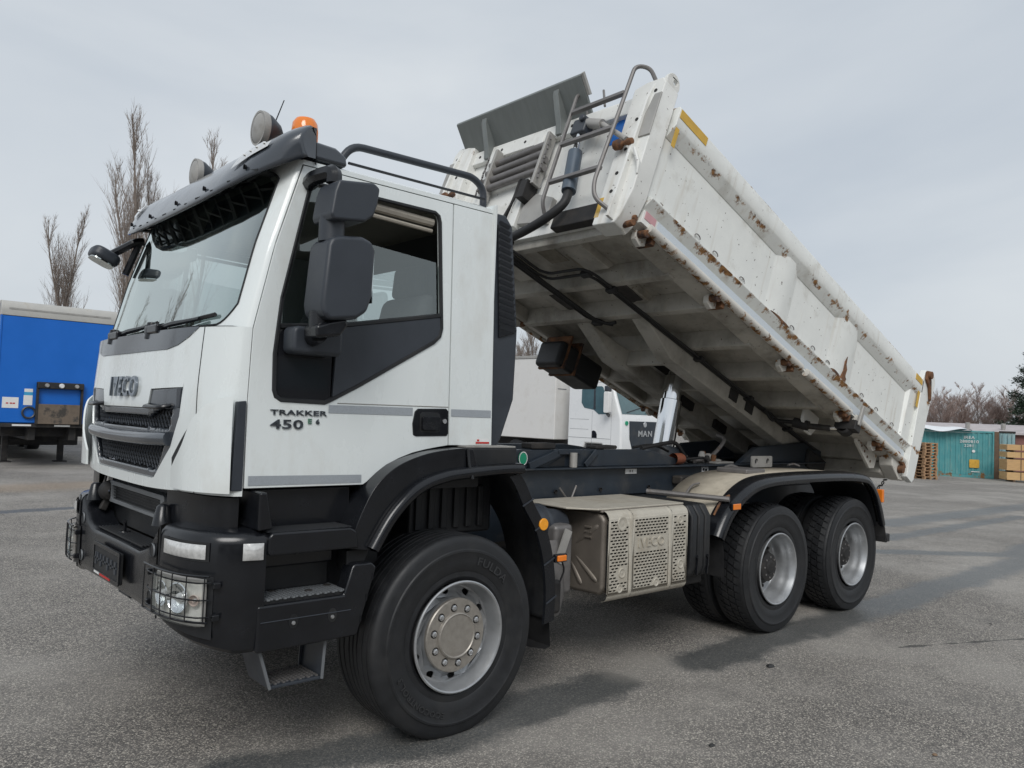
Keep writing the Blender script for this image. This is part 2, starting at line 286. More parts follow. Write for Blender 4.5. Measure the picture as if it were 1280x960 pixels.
# ------------------------------------------------------------------ ground
def gz(x, y):
    q = x - 7
    s = math.log1p(math.exp(min(q, 40)/1.5))*1.5 if q < 40 else q
    return -.019*min(s, 60)
def ground_material():
    m = bpy.data.materials.new('worn_asphalt'); m.use_nodes = True; t = m.node_tree; N = t.nodes; L = t.links.new; b = N['Principled BSDF']
    c = N.new('ShaderNodeTexCoord'); P = c.outputs['Object']
    def noise(sc, det=4, ro=.6, vec=None):
        n = N.new('ShaderNodeTexNoise'); n.inputs['Scale'].default_value = sc; n.inputs['Detail'].default_value = det; n.inputs['Roughness'].default_value = ro; L(vec or P, n.inputs['Vector']); return n.outputs[0]
    def mth(op, a, b_=None, cl=False):
        n = N.new('ShaderNodeMath'); n.operation = op; n.use_clamp = cl
        for i, q in enumerate((a, b_)):
            if q is None: continue
            if isinstance(q, (int, float)): n.inputs[i].default_value = q
            else: L(q, n.inputs[i])
        return n.outputs[0]
    def rng(v, a, b_, lo=0, hi=1):
        n = N.new('ShaderNodeMapRange'); n.interpolation_type = 'SMOOTHSTEP'
        for i, q in enumerate((a, b_, lo, hi)): n.inputs[i+1].default_value = q
        L(v, n.inputs[0]); return n.outputs[0]
    def mix(f, a, b_):
        n = N.new('ShaderNodeMixRGB')
        if isinstance(f, float): n.inputs[0].default_value = f
        else: L(f, n.inputs[0])
        for i, q in ((1, a), (2, b_)):
            if isinstance(q, tuple): n.inputs[i].default_value = q + (1,)
            else: L(q, n.inputs[i])
        return n.outputs[0]
    # stones in the binder
    vo = N.new('ShaderNodeTexVoronoi'); vo.inputs['Scale'].default_value = 120; L(P, vo.inputs['Vector'])
    sp = N.new('ShaderNodeSeparateColor'); L(vo.outputs['Color'], sp.inputs[0])
    cr_ = N.new('ShaderNodeValToRGB'); e = cr_.color_ramp.elements
    e[0].position = 0; e[0].color = (.068, .063, .058, 1); e[1].position = 1; e[1].color = (.70, .65, .56, 1)
    for p_, q in ((.30, (.155, .142, .129)), (.62, (.29, .264, .234)), (.84, (.45, .41, .355))):
        k = e.new(p_); k.color = q + (1,)
    L(sp.outputs[0], cr_.inputs[0])
    edge = rng(vo.outputs['Distance'], .35, .75)
    col = mix(mth('MULTIPLY', edge, .75), cr_.outputs[0], (.07, .067, .066))
    fine = noise(260, 3, .7); col = mix(rng(fine, .55, .75, 0, .5), col, (.07, .068, .066)); col = mix(rng(noise(420, 2, .6), .66, .72, 0, .35), col, (.46, .42, .35)); pat = noise(14, 5, .7); col = mix(rng(pat, .50, .72, 0, .35), col, (.10, .094, .087))
    big = noise(.35, 7, .62); col = mix(rng(big, .42, .66, 0, .5), col, (.40, .375, .34)); 
    mid = noise(2.1, 6, .65); col = mix(rng(mid, .50, .74, 0, .36), col, (.12, .114, .108))
    # shaped stains, with shade painted in along the truck, and sealed cracks
    wob = noise(1.6, 5, .6); wob2 = noise(7, 4, .65)
    sx = N.new('ShaderNodeSeparateXYZ'); L(P, sx.inputs[0])
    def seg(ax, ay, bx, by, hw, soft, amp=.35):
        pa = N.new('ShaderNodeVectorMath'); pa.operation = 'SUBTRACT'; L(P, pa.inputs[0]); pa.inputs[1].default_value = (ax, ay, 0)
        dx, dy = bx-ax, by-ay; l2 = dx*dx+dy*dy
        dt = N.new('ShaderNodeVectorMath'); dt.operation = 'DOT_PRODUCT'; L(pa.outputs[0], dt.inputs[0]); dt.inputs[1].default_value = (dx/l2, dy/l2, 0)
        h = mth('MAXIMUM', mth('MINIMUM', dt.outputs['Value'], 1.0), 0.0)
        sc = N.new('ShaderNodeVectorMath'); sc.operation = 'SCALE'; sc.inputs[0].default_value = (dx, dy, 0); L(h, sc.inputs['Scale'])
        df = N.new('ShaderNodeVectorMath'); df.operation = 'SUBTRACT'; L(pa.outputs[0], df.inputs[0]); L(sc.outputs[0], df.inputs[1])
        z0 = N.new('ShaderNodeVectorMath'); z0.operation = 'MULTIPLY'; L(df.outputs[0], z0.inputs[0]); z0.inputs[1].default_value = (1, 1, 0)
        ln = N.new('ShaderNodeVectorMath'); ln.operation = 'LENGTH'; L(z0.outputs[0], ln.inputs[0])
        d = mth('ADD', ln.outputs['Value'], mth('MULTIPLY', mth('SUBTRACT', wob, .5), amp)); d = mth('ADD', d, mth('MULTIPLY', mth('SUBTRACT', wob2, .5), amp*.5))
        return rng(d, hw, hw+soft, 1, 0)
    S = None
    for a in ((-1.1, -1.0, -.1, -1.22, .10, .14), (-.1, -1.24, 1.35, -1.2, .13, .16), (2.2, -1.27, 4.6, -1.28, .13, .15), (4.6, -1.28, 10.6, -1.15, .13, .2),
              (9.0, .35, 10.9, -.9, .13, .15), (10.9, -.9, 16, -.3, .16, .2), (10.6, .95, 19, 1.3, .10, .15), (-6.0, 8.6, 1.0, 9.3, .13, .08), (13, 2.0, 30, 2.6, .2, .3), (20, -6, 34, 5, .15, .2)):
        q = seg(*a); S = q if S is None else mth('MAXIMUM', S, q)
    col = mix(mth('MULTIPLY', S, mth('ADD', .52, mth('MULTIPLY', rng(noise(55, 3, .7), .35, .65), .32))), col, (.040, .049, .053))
    C = None
    for a in ((3.9, -2.0, 6.0, -2.9, .006, .012, .16), (6.0, -2.9, 8.6, -3.1, .006, .012, .2), (8.4, -3.0, 14, -1.9, .006, .02, .25)):
        q = seg(*a); C = q if C is None else mth('MAXIMUM', C, q)
    col = mix(mth('MULTIPLY', C, .75), col, (.03, .03, .03))
    # rusty soil along the far strip
    so_ = seg(-4, 12.6, 6, 12.9, .25, 1.0, .9); col = mix(mth('MULTIPLY', so_, .35), col, (.32, .22, .13))
    pale = seg(1.55, -1.15, 2.0, -1.05, .05, .2, .3); col = mix(mth('MULTIPLY', pale, .5), col, (.30, .28, .25))
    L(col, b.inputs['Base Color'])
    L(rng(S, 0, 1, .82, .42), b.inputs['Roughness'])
    bp = N.new('ShaderNodeBump'); bp.inputs['Strength'].default_value = .55; bp.inputs['Distance'].default_value = .006
    L(mth('SUBTRACT', mth('ADD', fine, mth('MULTIPLY', mid, 1.5)), vo.outputs['Distance']), bp.inputs['Height']); L(bp.outputs[0], b.inputs['Normal'])
    return m
def axis_steps(c0, n, grow, s0):
    out = [c0]; a = b = c0; s = s0
    for i in range(n):
        a -= s; b += s; out = [a] + out + [b]; s *= grow
    return out
gxs = axis_steps(5, 42, 1.13, 1.0); gys = axis_steps(3, 42, 1.13, 1.0)
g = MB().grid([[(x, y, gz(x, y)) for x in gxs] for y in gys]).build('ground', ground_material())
g['kind'] = 'structure'
for i, (x, y, s_) in enumerate(((1.02, -2.2, .02), (.35, -2.05, .015), (3.4, -3.2, .018), (2.55, -1.66, .035), (5.4, -2.2, .016), (-1.6, -2.6, .018), (1.9, -3.0, .016), (6.5, -3.3, .03))):
    b_ = MB(); r_ = random.Random(i)
    prof = [(s_*(.8+.4*r_.random())*math.cos(k), s_*(.6+.4*r_.random())*math.sin(k)) for k in [2*PI*q/9 for q in range(9)]]
    b_.add([(x+a, y+c, .003) for a, c in prof] + [(x+a*.6, y+c*.6, .004+s_*.35) for a, c in prof], [tuple(range(9, 18))] + [(k, (k+1) % 9, 9+(k+1) % 9, 9+k) for k in range(9)])
    o = b_.build('pebble', mat('dark_pebble', (.03, .03, .03) if i < 5 else (.2, .13, .08), .7))
    tag(o, 'dark flattened tar crumb lying on the asphalt' if i < 5 else 'small brown stone lying on the open asphalt', 'pebble', 'tar crumbs' if i < 5 else 'brown stones')

# ------------------------------------------------------------------ bare trees
MT['bark'] = mat('grey_brown_bark', (.20, .165, .14), .9, 0, .2, 4)
MT['twig'] = mat('brown_twigs', (.27, .225, .195), .9, 0, .15, 2)
MT['twigred'] = mat('reddish_twigs', (.30, .225, .195), .9, 0, .15, 2)
def bare_tree(name, base, H, spread, seed, label, group, nb=46, twig='twig', forks=1, dens=1.):
    R = random.Random(seed); root = empty(name, base); T = MB(); C = MB()
    def limb(mb, p, d, ln, r, bendup, nseg=4, sides=4):
        pts = [p.copy()]; rs = [r]; dd = d.copy()
        for i in range(nseg):
            dd = (dd + Vector((R.uniform(-.16, .16), R.uniform(-.16, .16), bendup))).normalized()
            pts.append(pts[-1] + dd*ln/nseg); rs.append(r*(1-(i+1)/nseg*.8))
        mb.tube(pts, rs, sides, caps=False); return pts, rs
    stems = []
    for k in range(forks):
        a = 2*PI*k/forks + R.random(); lean = .01 if k == 0 else .14*spread+.05
        pts, rs = limb(T, Vector((.25*math.cos(a), .25*math.sin(a), 0)) if k else Vector((0, 0, -.1)), Vector((lean*math.cos(a), lean*math.sin(a), 1)), H*(1 if k == 0 else R.uniform(.72, .93)), H*.011/(forks**.3), .02, 7, 7)
        stems.append((pts, rs))
    for pts, rs in stems:
        top = pts[-1].z
        for j in range(int(nb/forks)):
            f = R.uniform(.12, .97); k = min(int(f*(len(pts)-1)), len(pts)-2); q = f*(len(pts)-1)-k
            p = pts[k].lerp(pts[k+1], q); az = R.random()*2*PI
            ln = H*((.36 if spread < .3 else .30)*(1-f)**.7+.06)*R.uniform(.7, 1.15)*(.75+.5*spread); tilt = spread*R.uniform(.7, 1.2)
            d = Vector((math.cos(az)*tilt, math.sin(az)*tilt, 1)).normalized()
            bp_, br = limb(C, p, d, ln, rs[k]*.30+.008, .20 if spread < .6 else .07, 4, 4)
            for s_ in range(int((22 if spread > .5 else 10)*dens)):
                g_ = R.uniform(.15, 1); kk = min(int(g_*4), 3); pp = bp_[kk].lerp(bp_[kk+1], g_*4-kk) if g_ < 1 else bp_[-1]
                a2 = R.random()*2*PI; d2 = (d*1.0 + Vector((math.cos(a2), math.sin(a2), .5))*(.35+.45*spread)).normalized()
                tp, tr = limb(C, pp, d2, ln*R.uniform(.22, .5), .006+.0004*H, .12, 2, 3)
                for u_ in range(3 if spread > .5 else 2):
                    a3 = R.random()*2*PI; d3 = (d2 + Vector((math.cos(a3), math.sin(a3), .4))*.5).normalized()
                    limb(C, tp[1], d3, ln*R.uniform(.12, .30), .004+.0003*H, .1, 1, 3)
    T.build('trunk', 'bark', root, weld=False, recalc=False); C.build('crown', twig, root, weld=False, recalc=False)
    return tag(root, label, 'tree', group)
bare_tree('poplar_tree', (14.9, 59.6, 0), 23.6, .20, 3, 'tall slender bare poplar behind the blue trailer, the tallest tree', None, 140, forks=3)
bare_tree('poplar_tree', (12.6, 68.4, 0), 17.0, .24, 11, 'shorter bare poplar rising over the middle of the blue trailer', None, 90, forks=2)
bare_tree('poplar_tree', (21.7, 66.5, 0), 25.0, .22, 21, 'bare poplar whose tip shows behind the cab sun visor', None, 80, forks=2)
bare_tree('bare_tree', (11.6, 53.4, 0), 9.6, .5, 5, 'small bare tree beside the tall poplar, just above the blue trailer roof', None, 60, forks=2)
bare_tree('bare_tree', (38.0, 39.6, -.5), 9.2, .55, 31, 'bare tree behind the white box trailer of the parked truck', None, 80, forks=2)
bare_tree('bare_tree', (41.5, 42.5, -.6), 8.4, .6, 33, 'low wide bare tree further behind the white box trailer', None, 60, forks=2)
for i, (x, y, h, s_) in enumerate(((-12, 44, 16, .35), (-3, 52, 19, .3), (-20, 38, 14, .4))):
    bare_tree('bare_tree', (x, y, 0), h, s_, 50+i, 'bare tree in the row reflected in the windscreen', 'trees reflected in the windscreen', 60, forks=2)
for i, (x, y, h, s_) in enumerate(((60.0, 20.6, 6.3, 1.15), (61.6, 18.9, 6.8, 1.2), (62.6, 17.4, 6.2, 1.3), (63.4, 16.2, 6.5, 1.2), (64.6, 14.7, 6.2, 1.2), (66.0, 13.2, 5.8, 1.3), (58.5, 24.0, 6.2, 1.2))):
    bare_tree('bare_tree', (x, y, -1.05), h, s_, 70+i, 'reddish bare tree in the thicket behind the teal container', 'bare thicket behind the container', 75, 'twigred', 4, 1.1)
# pine at the right edge
def pine(base, H, seed):
    R = random.Random(seed); root = empty('pine_tree', base); T = MB(); C = MB()
    T.tube([(0, 0, -.1), (.05, 0, H*.5), (0, .05, H*.97)], [.2, .13, .02], 8)
    for j in range(34):
        f = .12+.86*(j/34); z = H*f; az = j*2.4+R.uniform(-.4, .4); ln = (1-f)**.8*H*.34*R.uniform(.75, 1.1)+.25
        d = Vector((math.cos(az), math.sin(az), 0)); e = Vector((0, 0, z))+d*ln+Vector((0, 0, ln*.10))
        T.tube([(0, 0, z), e], [.035, .01], 4)
        for s_ in range(int(60+ln*130)):
            g_ = R.uniform(.22, 1.06); p = Vector((0, 0, z)).lerp(e, g_) + Vector((R.gauss(0, .14), R.gauss(0, .14), R.gauss(.05, .17)))*(.6+ln*.22)
            for q in range(3):
                a = R.random()*2*PI; dn = Vector((math.cos(a), math.sin(a), R.uniform(-.1, .9))).normalized(); w_ = dn.cross(Vector((R.uniform(-1, 1), R.uniform(-1, 1), 1))).normalized()*.028
                l_ = R.uniform(.12, .24); C.add([p-w_, p+w_, p+dn*l_], [(0, 1, 2)])
    T.build('trunk', 'bark', root, recalc=False); C.build('crown', mat('pine_needles', (.032, .058, .034), .75, 0, .4, 1.5), root, weld=False, recalc=False)
    return tag(root, 'dark green pine tree standing behind the timber packs', 'tree')
pine((60.0, 11.75, -1.05), 8.8, 4)

# ------------------------------------------------------------------ containers, pallets, timber, shed
MT['teal'] = rust_paint('faded_teal_container_paint', (.075, .29, .31), [(.1, .45, .14)], .02, 3.4, grime=(.13, .34, .34), gl=.45)
MT['lteal'] = rust_paint('pale_teal_container_paint', (.25, .42, .45), [(.0, .3, .10)], .0, 5., grime=(.4, .45, .45), gl=.45)
MT['brownpost'] = mat('brown_post', (.13, .085, .055), .8, 0, .25, 5)
def local_frame(o, p, ang): o.location = p; o.rotation_euler = (0, 0, ang)
def corrug(mb, L_, z0, z1, y, depth=.036, pitch=.26):
    xs = []; x = 0.
    while x < L_-.01:
        xs += [(x, 0), (x+pitch*.36, 0), (x+pitch*.5, depth), (x+pitch*.86, depth)]; x += pitch
    xs.append((L_, 0))
    mb.grid([[(min(a, L_), y+b, z) for a, b in xs] for z in (z0, z1)])
ctn = empty('shipping_container'); ang = math.atan2(9.81-12.51, 45.16-43.64)
local_frame(ctn, (45.16-5.9*math.cos(ang), 9.81-5.9*math.sin(ang), gz(45, 10)), ang)      # local +x runs right along the long side, local +y to the back
mb = MB(); corrug(mb, 5.9, .16, 2.45, .03); mb.build('side_panel', 'teal', ctn)
MB().box(.0, 5.9, 2.38, 2.40, .16, 2.45).build('side_panel', 'teal', ctn)
mb = MB(); mb.box(-.06, 5.96, 0, .08, 0, .15).box(-.06, 5.96, 2.36, 2.44, 0, .15); mb.build('bottom_rail', 'teal', ctn, .01)
mb = MB(); mb.box(-.06, 5.96, 0, .07, 2.46, 2.56).box(-.06, 5.96, 2.37, 2.44, 2.46, 2.56); mb.build('top_rail', 'teal', ctn, .01)
MB().box(-.06, 5.96, .07, 2.37, 2.5, 2.54).build('roof', 'teal', ctn)
for x0 in (-.07, 5.9):
    MB().box(x0, x0+.09, -.005, .11, 0, 2.57).build('corner_post', 'teal', ctn, .01)
    MB().box(x0, x0+.09, 2.33, 2.445, 0, 2.57).build('corner_post', 'teal', ctn, .01)
MB().box(-.03, 0, .1, 2.34, .15, 2.46).build('end_panel', 'teal', ctn); MB().box(5.93, 5.96, .1, 2.34, .15, 2.46).build('end_panel', 'teal', ctn)
MB().prism(rounded(4.80, 5.28, .55, 1.0, .05), 'y', -.012, .0).build('notice', mat('ochre_notice', (.62, .36, .05), .5, 0, .2, 6), ctn)
for k, (zz, tx, s_) in enumerate(((2.18, 'IREA', .22), (1.96, '2880810', .22), (1.74, '2281', .2))):
    mb = MB(); mb.text(tx, s_, lambda x, y, z, zz=zz: (4.78+x, -.004-z, zz+y), .006, sx=1.15); mb.build('lettering', 'white_sticker', ctn)
mb = MB(); mb.prism(circle(5.0, 1.45, .08, 10), 'y', -.012, 0); mb.build('round_mark', 'white_sticker', ctn)
MB().box(4.9, 5.3, -.01, 0, .32, .36).build('white_strip', 'white_sticker', ctn)
tag(ctn, 'faded teal steel shipping container with ochre notice, streaked with rust', 'container')
p_ = MB().box(5.98, 6.20, -.02, .2, 0, 2.55).build('timber_post', 'brownpost'); p_.location = ctn.location; p_.rotation_euler = ctn.rotation_euler
tag(p_, 'brown upright post at the end of the teal container', 'post')
c2 = empty('shipping_container'); local_frame(c2, tuple(Vector(ctn.location)+Vector((math.cos(ang), math.sin(ang), 0))*6.26+Vector((.35, .1, 0))), ang)
mb = MB(); mb.grid([[(x*.095, -.0+.05*(1 if x % 2 else 0), z) for x in range(8)] for z in (.45, 2.5)]); mb.build('end_panel', 'lteal', c2)
for x0 in (.10, .36, .56): MB().tube([(x0, -.06, .5), (x0, -.06, 2.45)], .022, 6).build('lock_rod', 'lteal', c2)
MB().box(-.03, .7, .02, 5.9, .12, 2.55).build('box_shell', 'lteal', c2); MB().box(-.06, .72, -.03, .06, 0, .44).build('bottom_sill', 'rust', c2, .01); MB().box(-.06, .72, -.03, .05, 2.5, 2.6).build('top_sill', 'dark', c2, .01)
tag(c2, 'pale blue end of a narrow steel container with lock rods, beside the timber', 'container')
MT['pallet'] = mat('weathered_pallet_wood', (.37, .225, .125), .85, 0, .3, 5); MT['pallet2'] = mat('grey_pallet_wood', (.17, .125, .095), .85, 0, .3, 5)
def pallet_mesh():
    mb = MB()
    for k in range(5): mb.box(0, 1.2, k*.1625+.0, k*.1625+.12, .122, .144)
    for k in range(3): mb.box(k*.5275, k*.5275+.145, 0, .8, .10, .122)
    for y in (0, .35, .70): mb.box(0, 1.2, y, y+.1, 0, .022)
    for x in (0, .5275, 1.055):
        for y in (0, .35, .70): mb.box(x, x+.145, y, y+.1, .022, .10)
    return mb
pm = None
for st, (px, py, az, n, mt) in enumerate(((37.95, 9.98, ang+2.2, 12, 'pallet'), (37.55, 10.75, ang+2.0, 12, 'pallet2'))):
    for k in range(n):
        if k == 0: o = pallet_mesh().build('pallet', mt); base_p = o
        else: o = base_p.copy(); COL.objects.link(o)
        o.location = (px+random.uniform(-.025, .025), py+random.uniform(-.025, .025), gz(38, 10)+.004+k*.146); o.rotation_euler = (0, 0, az+random.uniform(-.03, .03))
        tag(o, 'light brown wooden pallet in the stack before the teal container' if st == 0 else 'grey brown wooden pallet in the stack beside the truck tailgate', 'pallet', 'pallets in the light stack' if st == 0 else 'pallets in the grey stack')
MT['timber'] = mat('fresh_sawn_timber', (.60, .38, .18), .75, 0, .12, 3, stretch=(1, 1, 10)); MT['timber2'] = mat('yellow_sawn_timber', (.64, .42, .20), .75, 0, .12, 3, stretch=(1, 1, 10))
def timber_pack(nl, seed):
    R = random.Random(seed); mb = MB()
    for l in range(nl):
        for k in range(8):
            d = R.uniform(-.012, .012); mb.box(d, 3.0+d+R.uniform(-.04, .04), k*.128, k*.128+.122, l*.055, l*.055+.05)
    return mb
for st, (x, y) in enumerate(((42.87, 8.45), (43.25, 7.2))):
    z = gz(43, 8)+.10
    for k, nl in enumerate((7, 10, 5, 5)):
        root = empty('timber_pack', (x, y, z), (0, 0, ang+.12))
        timber_pack(nl, k+st*5).build('planks', 'timber' if k % 2 else 'timber2', root, weld=False)['kind'] = 'stuff'
        for q in (.3, 1.5, 2.7):
            MB().box(q, q+.09, 0, 1.02, -.09, -.004).build('bearer', 'brownpost', root)
        for q in (.62, 2.1):
            hh = nl*.055; m_ = MB(); m_.box(q, q+.03, -.012, -.004, 0, hh).box(q, q+.03, -.012, 1.03, hh, hh+.006); m_.build('strap', 'dark', root)
        lab = ['bottom pack of sawn planks on the yard', 'second pack of sawn planks up from the yard', 'third pack of sawn planks, one below the top', 'topmost pack of sawn planks'][k]
        tag(root, lab + (', beside the pale blue container' if st == 0 else ', in the farther stack'), 'timber')
        z += nl*.055+.10
shed = empty('long_shed', (52.2, 16.0, -1.28), (0, 0, math.atan2(13.5-18.2, 64.19-61.91)))
MB().box(-8, 22, 0, 5, 0, 3.0).build('wall', mat('dull_red_cladding', (.22, .10, .085), .7, 0, .2, 2), shed)
for k in range(34): MB().box(-8+k*.88, -7.94+k*.88, -.03, .0, 1.7, 2.95).build('cladding_batten', mat('x', (.2, .09, .08), .7) if k == 0 else bpy.data.materials['x'], shed)
bpy.data.materials['x'].name = 'dull_red_batten'
MB().prism([(-.3, 2.98), (-.3, 3.12), (2.5, 3.62), (5.3, 3.12), (5.3, 2.98)], 'x', -8.2, 22.2).build('roof', mat('pale_roof_sheet', (.46, .42, .42), .6, 0, .15, 2), shed)
for x in (2.6, 4.6, 7.0): MB().lathe([(.001, .28), (.14, .27), (.14, .0), (.10, -.2)], 10, 'z', (x, .5, 3.4)).build('roof_vent', 'lgrey', shed)
tag(shed, 'long low shed with dull red wall behind the containers', 'building')
tp = MB().grid([[(x*.55, -.5+y*.6, .26+.13*math.sin(x*1.5+y)*math.cos(y*1.2)-(.20 if x in (0, 6) or y in (0, 4) else 0)) for x in range(7)] for y in range(5)]).build('white_tarpaulin', mat('white_tarp', (.72, .74, .76), .6, 0, .05, 3))
tp.location = tuple(Vector(ctn.location)+Vector((math.cos(ang), math.sin(ang), 0))*1.6+Vector((0, 0, 2.5))); tp.rotation_euler = ctn.rotation_euler
s_ = tp.modifiers.new('smooth', 'SUBSURF'); s_.levels = 2; s_.render_levels = 2
tag(tp, 'white crumpled tarpaulin lying on the teal container roof', 'tarpaulin')

# unseen building added behind the camera to darken reflections in glass and black plastic
wh_ = empty('added_warehouse', (-45, -34, 0)); MT['clad'] = mat('grey_brown_cladding', (.17, .155, .14), .6, 0, .1, 1, stretch=(3, 3, .2))
MB().box(0, 90, -20, 0, 0, 7.4).build('wall', 'clad', wh_); MB().prism([(-20.5, 7.3), (-10.2, 9.4), (.5, 7.3), (.5, 7.6), (-10.2, 9.75), (-20.5, 7.6)], 'x', -.6, 90.6).build('roof', 'dgrey', wh_)
for k in range(9):
    d_ = MB().box(4+k*10, 8+k*10, .0, .08, 0, 4.4).build('roller_door', 'lgrey' if k % 3 else 'dgrey', wh_, .02)
    for j in range(7): MB().box(4.05+k*10, 7.95+k*10, .08, .12, .25+j*.6, .31+j*.6).build('door_rib', 'grey', d_)
    MB().box(9.4+k*10, 12.2+k*10, .0, .06, 4.6, 6.0).build('window', 'manglass', wh_)
tag(wh_, 'long brown grey building, unseen, added to darken the reflections in the door glass', 'building')
# ------------------------------------------------------------------ blue semi trailer
bt = empty('semi_trailer', (.66, 17.55, -.06))
MT['bluetarp'] = mat('blue_trailer_tarp', (.004, .13, .54), .42, 0, .06, 1.2, bump=.04, bs=3)
MT['trailrail'] = mat('dull_aluminium_rail', (.50, .49, .46), .5, .3, .07, 3, dirt=(.35, .31, .24), dscale=3, dlo=.55, dhi=.8)
mb = MB(); mb.box(0, 2.55, .05, 13.6, 1.12, 3.74); mb.build('load_box', 'bluetarp', bt, .02)
mb = MB(); mb.box(.03, 2.52, .0, .05, 1.15, 3.72); mb.build('front_wall', 'bluetarp', bt, .012)
mb = MB(); mb.prism([(-.01, 3.73), (-.015, 3.86), (.0, 4.02), (.05, 4.08), (.2, 4.1), (.2, 3.73)], 'x', -.01, 2.56); mb.build('top_rail', 'trailrail', bt, .01)
MB().box(.15, 2.4, -.022, -.012, 3.88, 3.92).build('rail_groove', 'lgrey', bt)
MB().box(0, 2.55, .19, 13.6, 4.03, 4.09).build('roof', 'trailrail', bt)
for x in (-.012, 2.522): MB().box(x, x+.04, -.012, .06, 1.1, 3.73).build('corner_post', 'bluetarp', bt, .01)
MB().box(0, 2.55, -.02, .2, 1.04, 1.13).build('bottom_rail', 'dark', bt, .01); MB().box(0.35, .75, -.03, -.02, 1.07, 1.11).build('rail_strip', 'white_sticker', bt); MB().box(1.25, 1.6, -.03, -.02, 1.07, 1.11).build('rail_strip', 'white_sticker', bt)
for y in (-.0,): pass
for x in (.72, 1.62): MB().box(x, x+.16, .15, 13.5, .72, 1.04).build('chassis_beam', 'dark', bt, .01)
for y in (.5, 2.0, 3.5, 5.5, 8): MB().box(.2, 2.35, y, y+.1, .8, 1.02).build('cross_member', 'dark', bt)
for x in (.55, 1.85):
    leg = MB().box(x-.07, x+.07, 1.95, 2.09, .1, 1.0).build('landing_leg', 'dark', bt, .008); MB().box(x-.16, x+.16, 1.88, 2.16, .0, .09).build('foot', 'dark', leg, .02)
MB().bar((.62, 2.02, .62), (1.78, 2.02, .62), .07, .07).build('leg_brace', 'dark', bt)
for y in (8.2, 9.5, 10.8):
    for x in (.05, 2.13):
        w_ = MB().lathe([(.2, 0), (.3, .0), (.49, .02), (.52, .06), (.52, .3), (.49, .36), (.3, .37)], 28, 'x', (x, y, .53)).build('wheel', 'tyre', bt)
MB().box(.05, 2.5, 3.0, 7.4, .45, .72).build('side_guard_box', 'dark', bt, .03)
cf_ = MB().box(.82, .87, -.10, -.0, 1.12, 2.16).box(1.80, 1.85, -.10, 0, 1.12, 2.16).build('coupling_frame', 'dark', bt, .006)
MB().box(.82, 1.85, -.14, -.02, 2.0, 2.16).build('coupling_bar', 'dark', bt, .02)
for x, r_ in ((1.02, .05), (1.34, .06), (1.68, .05)): MB().lathe([(.001, -.20), (r_*.8, -.2), (r_, -.17), (r_, -.13)], 12, 'y', (x, 0, 2.08)).build('coupling_head', 'lgrey' if r_ == .05 else 'white_sticker', bt)
MB().box(.86, 1.79, -.09, -.02, 1.13, 1.62).build('stained_board', mat('stained_plywood', (.16, .125, .095), .8, 0, .35, 4, dirt=(.05, .045, .04), dscale=4, dlo=.5, dhi=.62), bt, .008)
MB().lathe([(.11, -.03), (.135, -.05), (.16, -.03), (.135, -.01), (.11, -.03)], 18, 'y', (.68, -.01, 1.40)).build('hose_coil', 'dgrey', bt)
for (x0, x1, z0, z1, m_) in ((.12, .46, 1.50, 1.76, 'white_sticker'), (.56, .75, 1.58, 1.82, 'white_sticker'), (.57, .75, 1.90, 1.98, 'white_sticker'), (.57, .75, 1.82, 1.90, mat('cyan_print', (.05, .35, .6), .5))):
    MB().box(x0, x1, -.006, -.001, z0, z1).build('sticker', m_, bt)
for (x0, z0) in ((.2, 1.6), (.28, 1.6), (.34, 1.6)): MB().box(x0, x0+.05, -.009, -.006, z0, z0+.03).build('sticker_print', 'red', bt)
tag(bt, 'parked semi trailer with bright blue tarp walls and grey top rail', 'trailer')

# ------------------------------------------------------------------ white truck parked behind
mt_ = empty('parked_truck', (16.23, 11.4, -.14), (0, 0, rad(93)))
MT['manwhite'] = mat('clean_white_truck_paint', (.80, .81, .81), .3, 0, .02, 2, coat=.4)
cabp = [(.0, .55), (-.02, 1.0), (.0, 1.85), (.06, 2.05), (.42, 3.05), (.62, 3.42), (.9, 3.55), (2.05, 3.6), (2.2, 3.5), (2.2, .75), (1.6, .75), (1.45, 1.05), (.75, 1.05), (.6, .6)]
MB().prism([(x, z) for x, z in cabp], 'y', -2.44, 0).build('cab', 'manwhite', mt_, .07, 4)
wpan = lambda pts, nm, m_, off=.012: MB().prism(pts, 'y', -.02, off).build(nm, m_, mt_, .006)
wpan([(.50, 2.02), (.42, 2.12), (.74, 2.86), (.80, 2.9), (1.50, 2.9), (1.62, 2.78), (1.62, 2.36), (1.5, 2.2), (1.1, 2.14), (.9, 2.0)], 'side_window', 'manglass')
wpan([(1.02, 2.16), (1.05, 2.9), (1.11, 2.9), (1.11, 2.16)], 'window_bar', 'dgrey', .02)
for pts in ([(1.16, .95), (1.16, 2.1), (1.168, 2.1), (1.168, .95)], [(.38, .95), (.38, 2.0), (.388, 2.0), (.388, .95)], [(.4, 1.22), (.4, 1.235), (2.15, 1.235), (2.15, 1.22)], [(.5, 3.02), (.5, 3.035), (2.15, 3.035), (2.15, 3.02)], [(1.3, 1.5), (1.3, 1.51), (2.1, 1.51), (2.1, 1.5)], [(1.3, 1.82), (1.3, 1.83), (2.1, 1.83), (2.1, 1.82)]):
    wpan(pts, 'panel_gap', 'grey', .004)
wpan([(.95, 1.24), (.95, 1.36), (1.0, 1.45), (1.08, 1.48), (1.15, 1.46), (1.15, 1.24)], 'door_handle', 'blk', .01)
sl = Vector((.36, 1.0)).normalized()
def front(y, s_, off=.012):
    return (.06+sl.x*s_-off*sl.y, y, 2.05+sl.y*s_+off*sl.x)
mb = MB(); mb.grid([[front(y, s_) for y in (-2.34, -2.2, -1.22, -.24, -.1)] for s_ in (-.02, .4, .95)]); mb.build('windscreen', 'manglass', mt_)
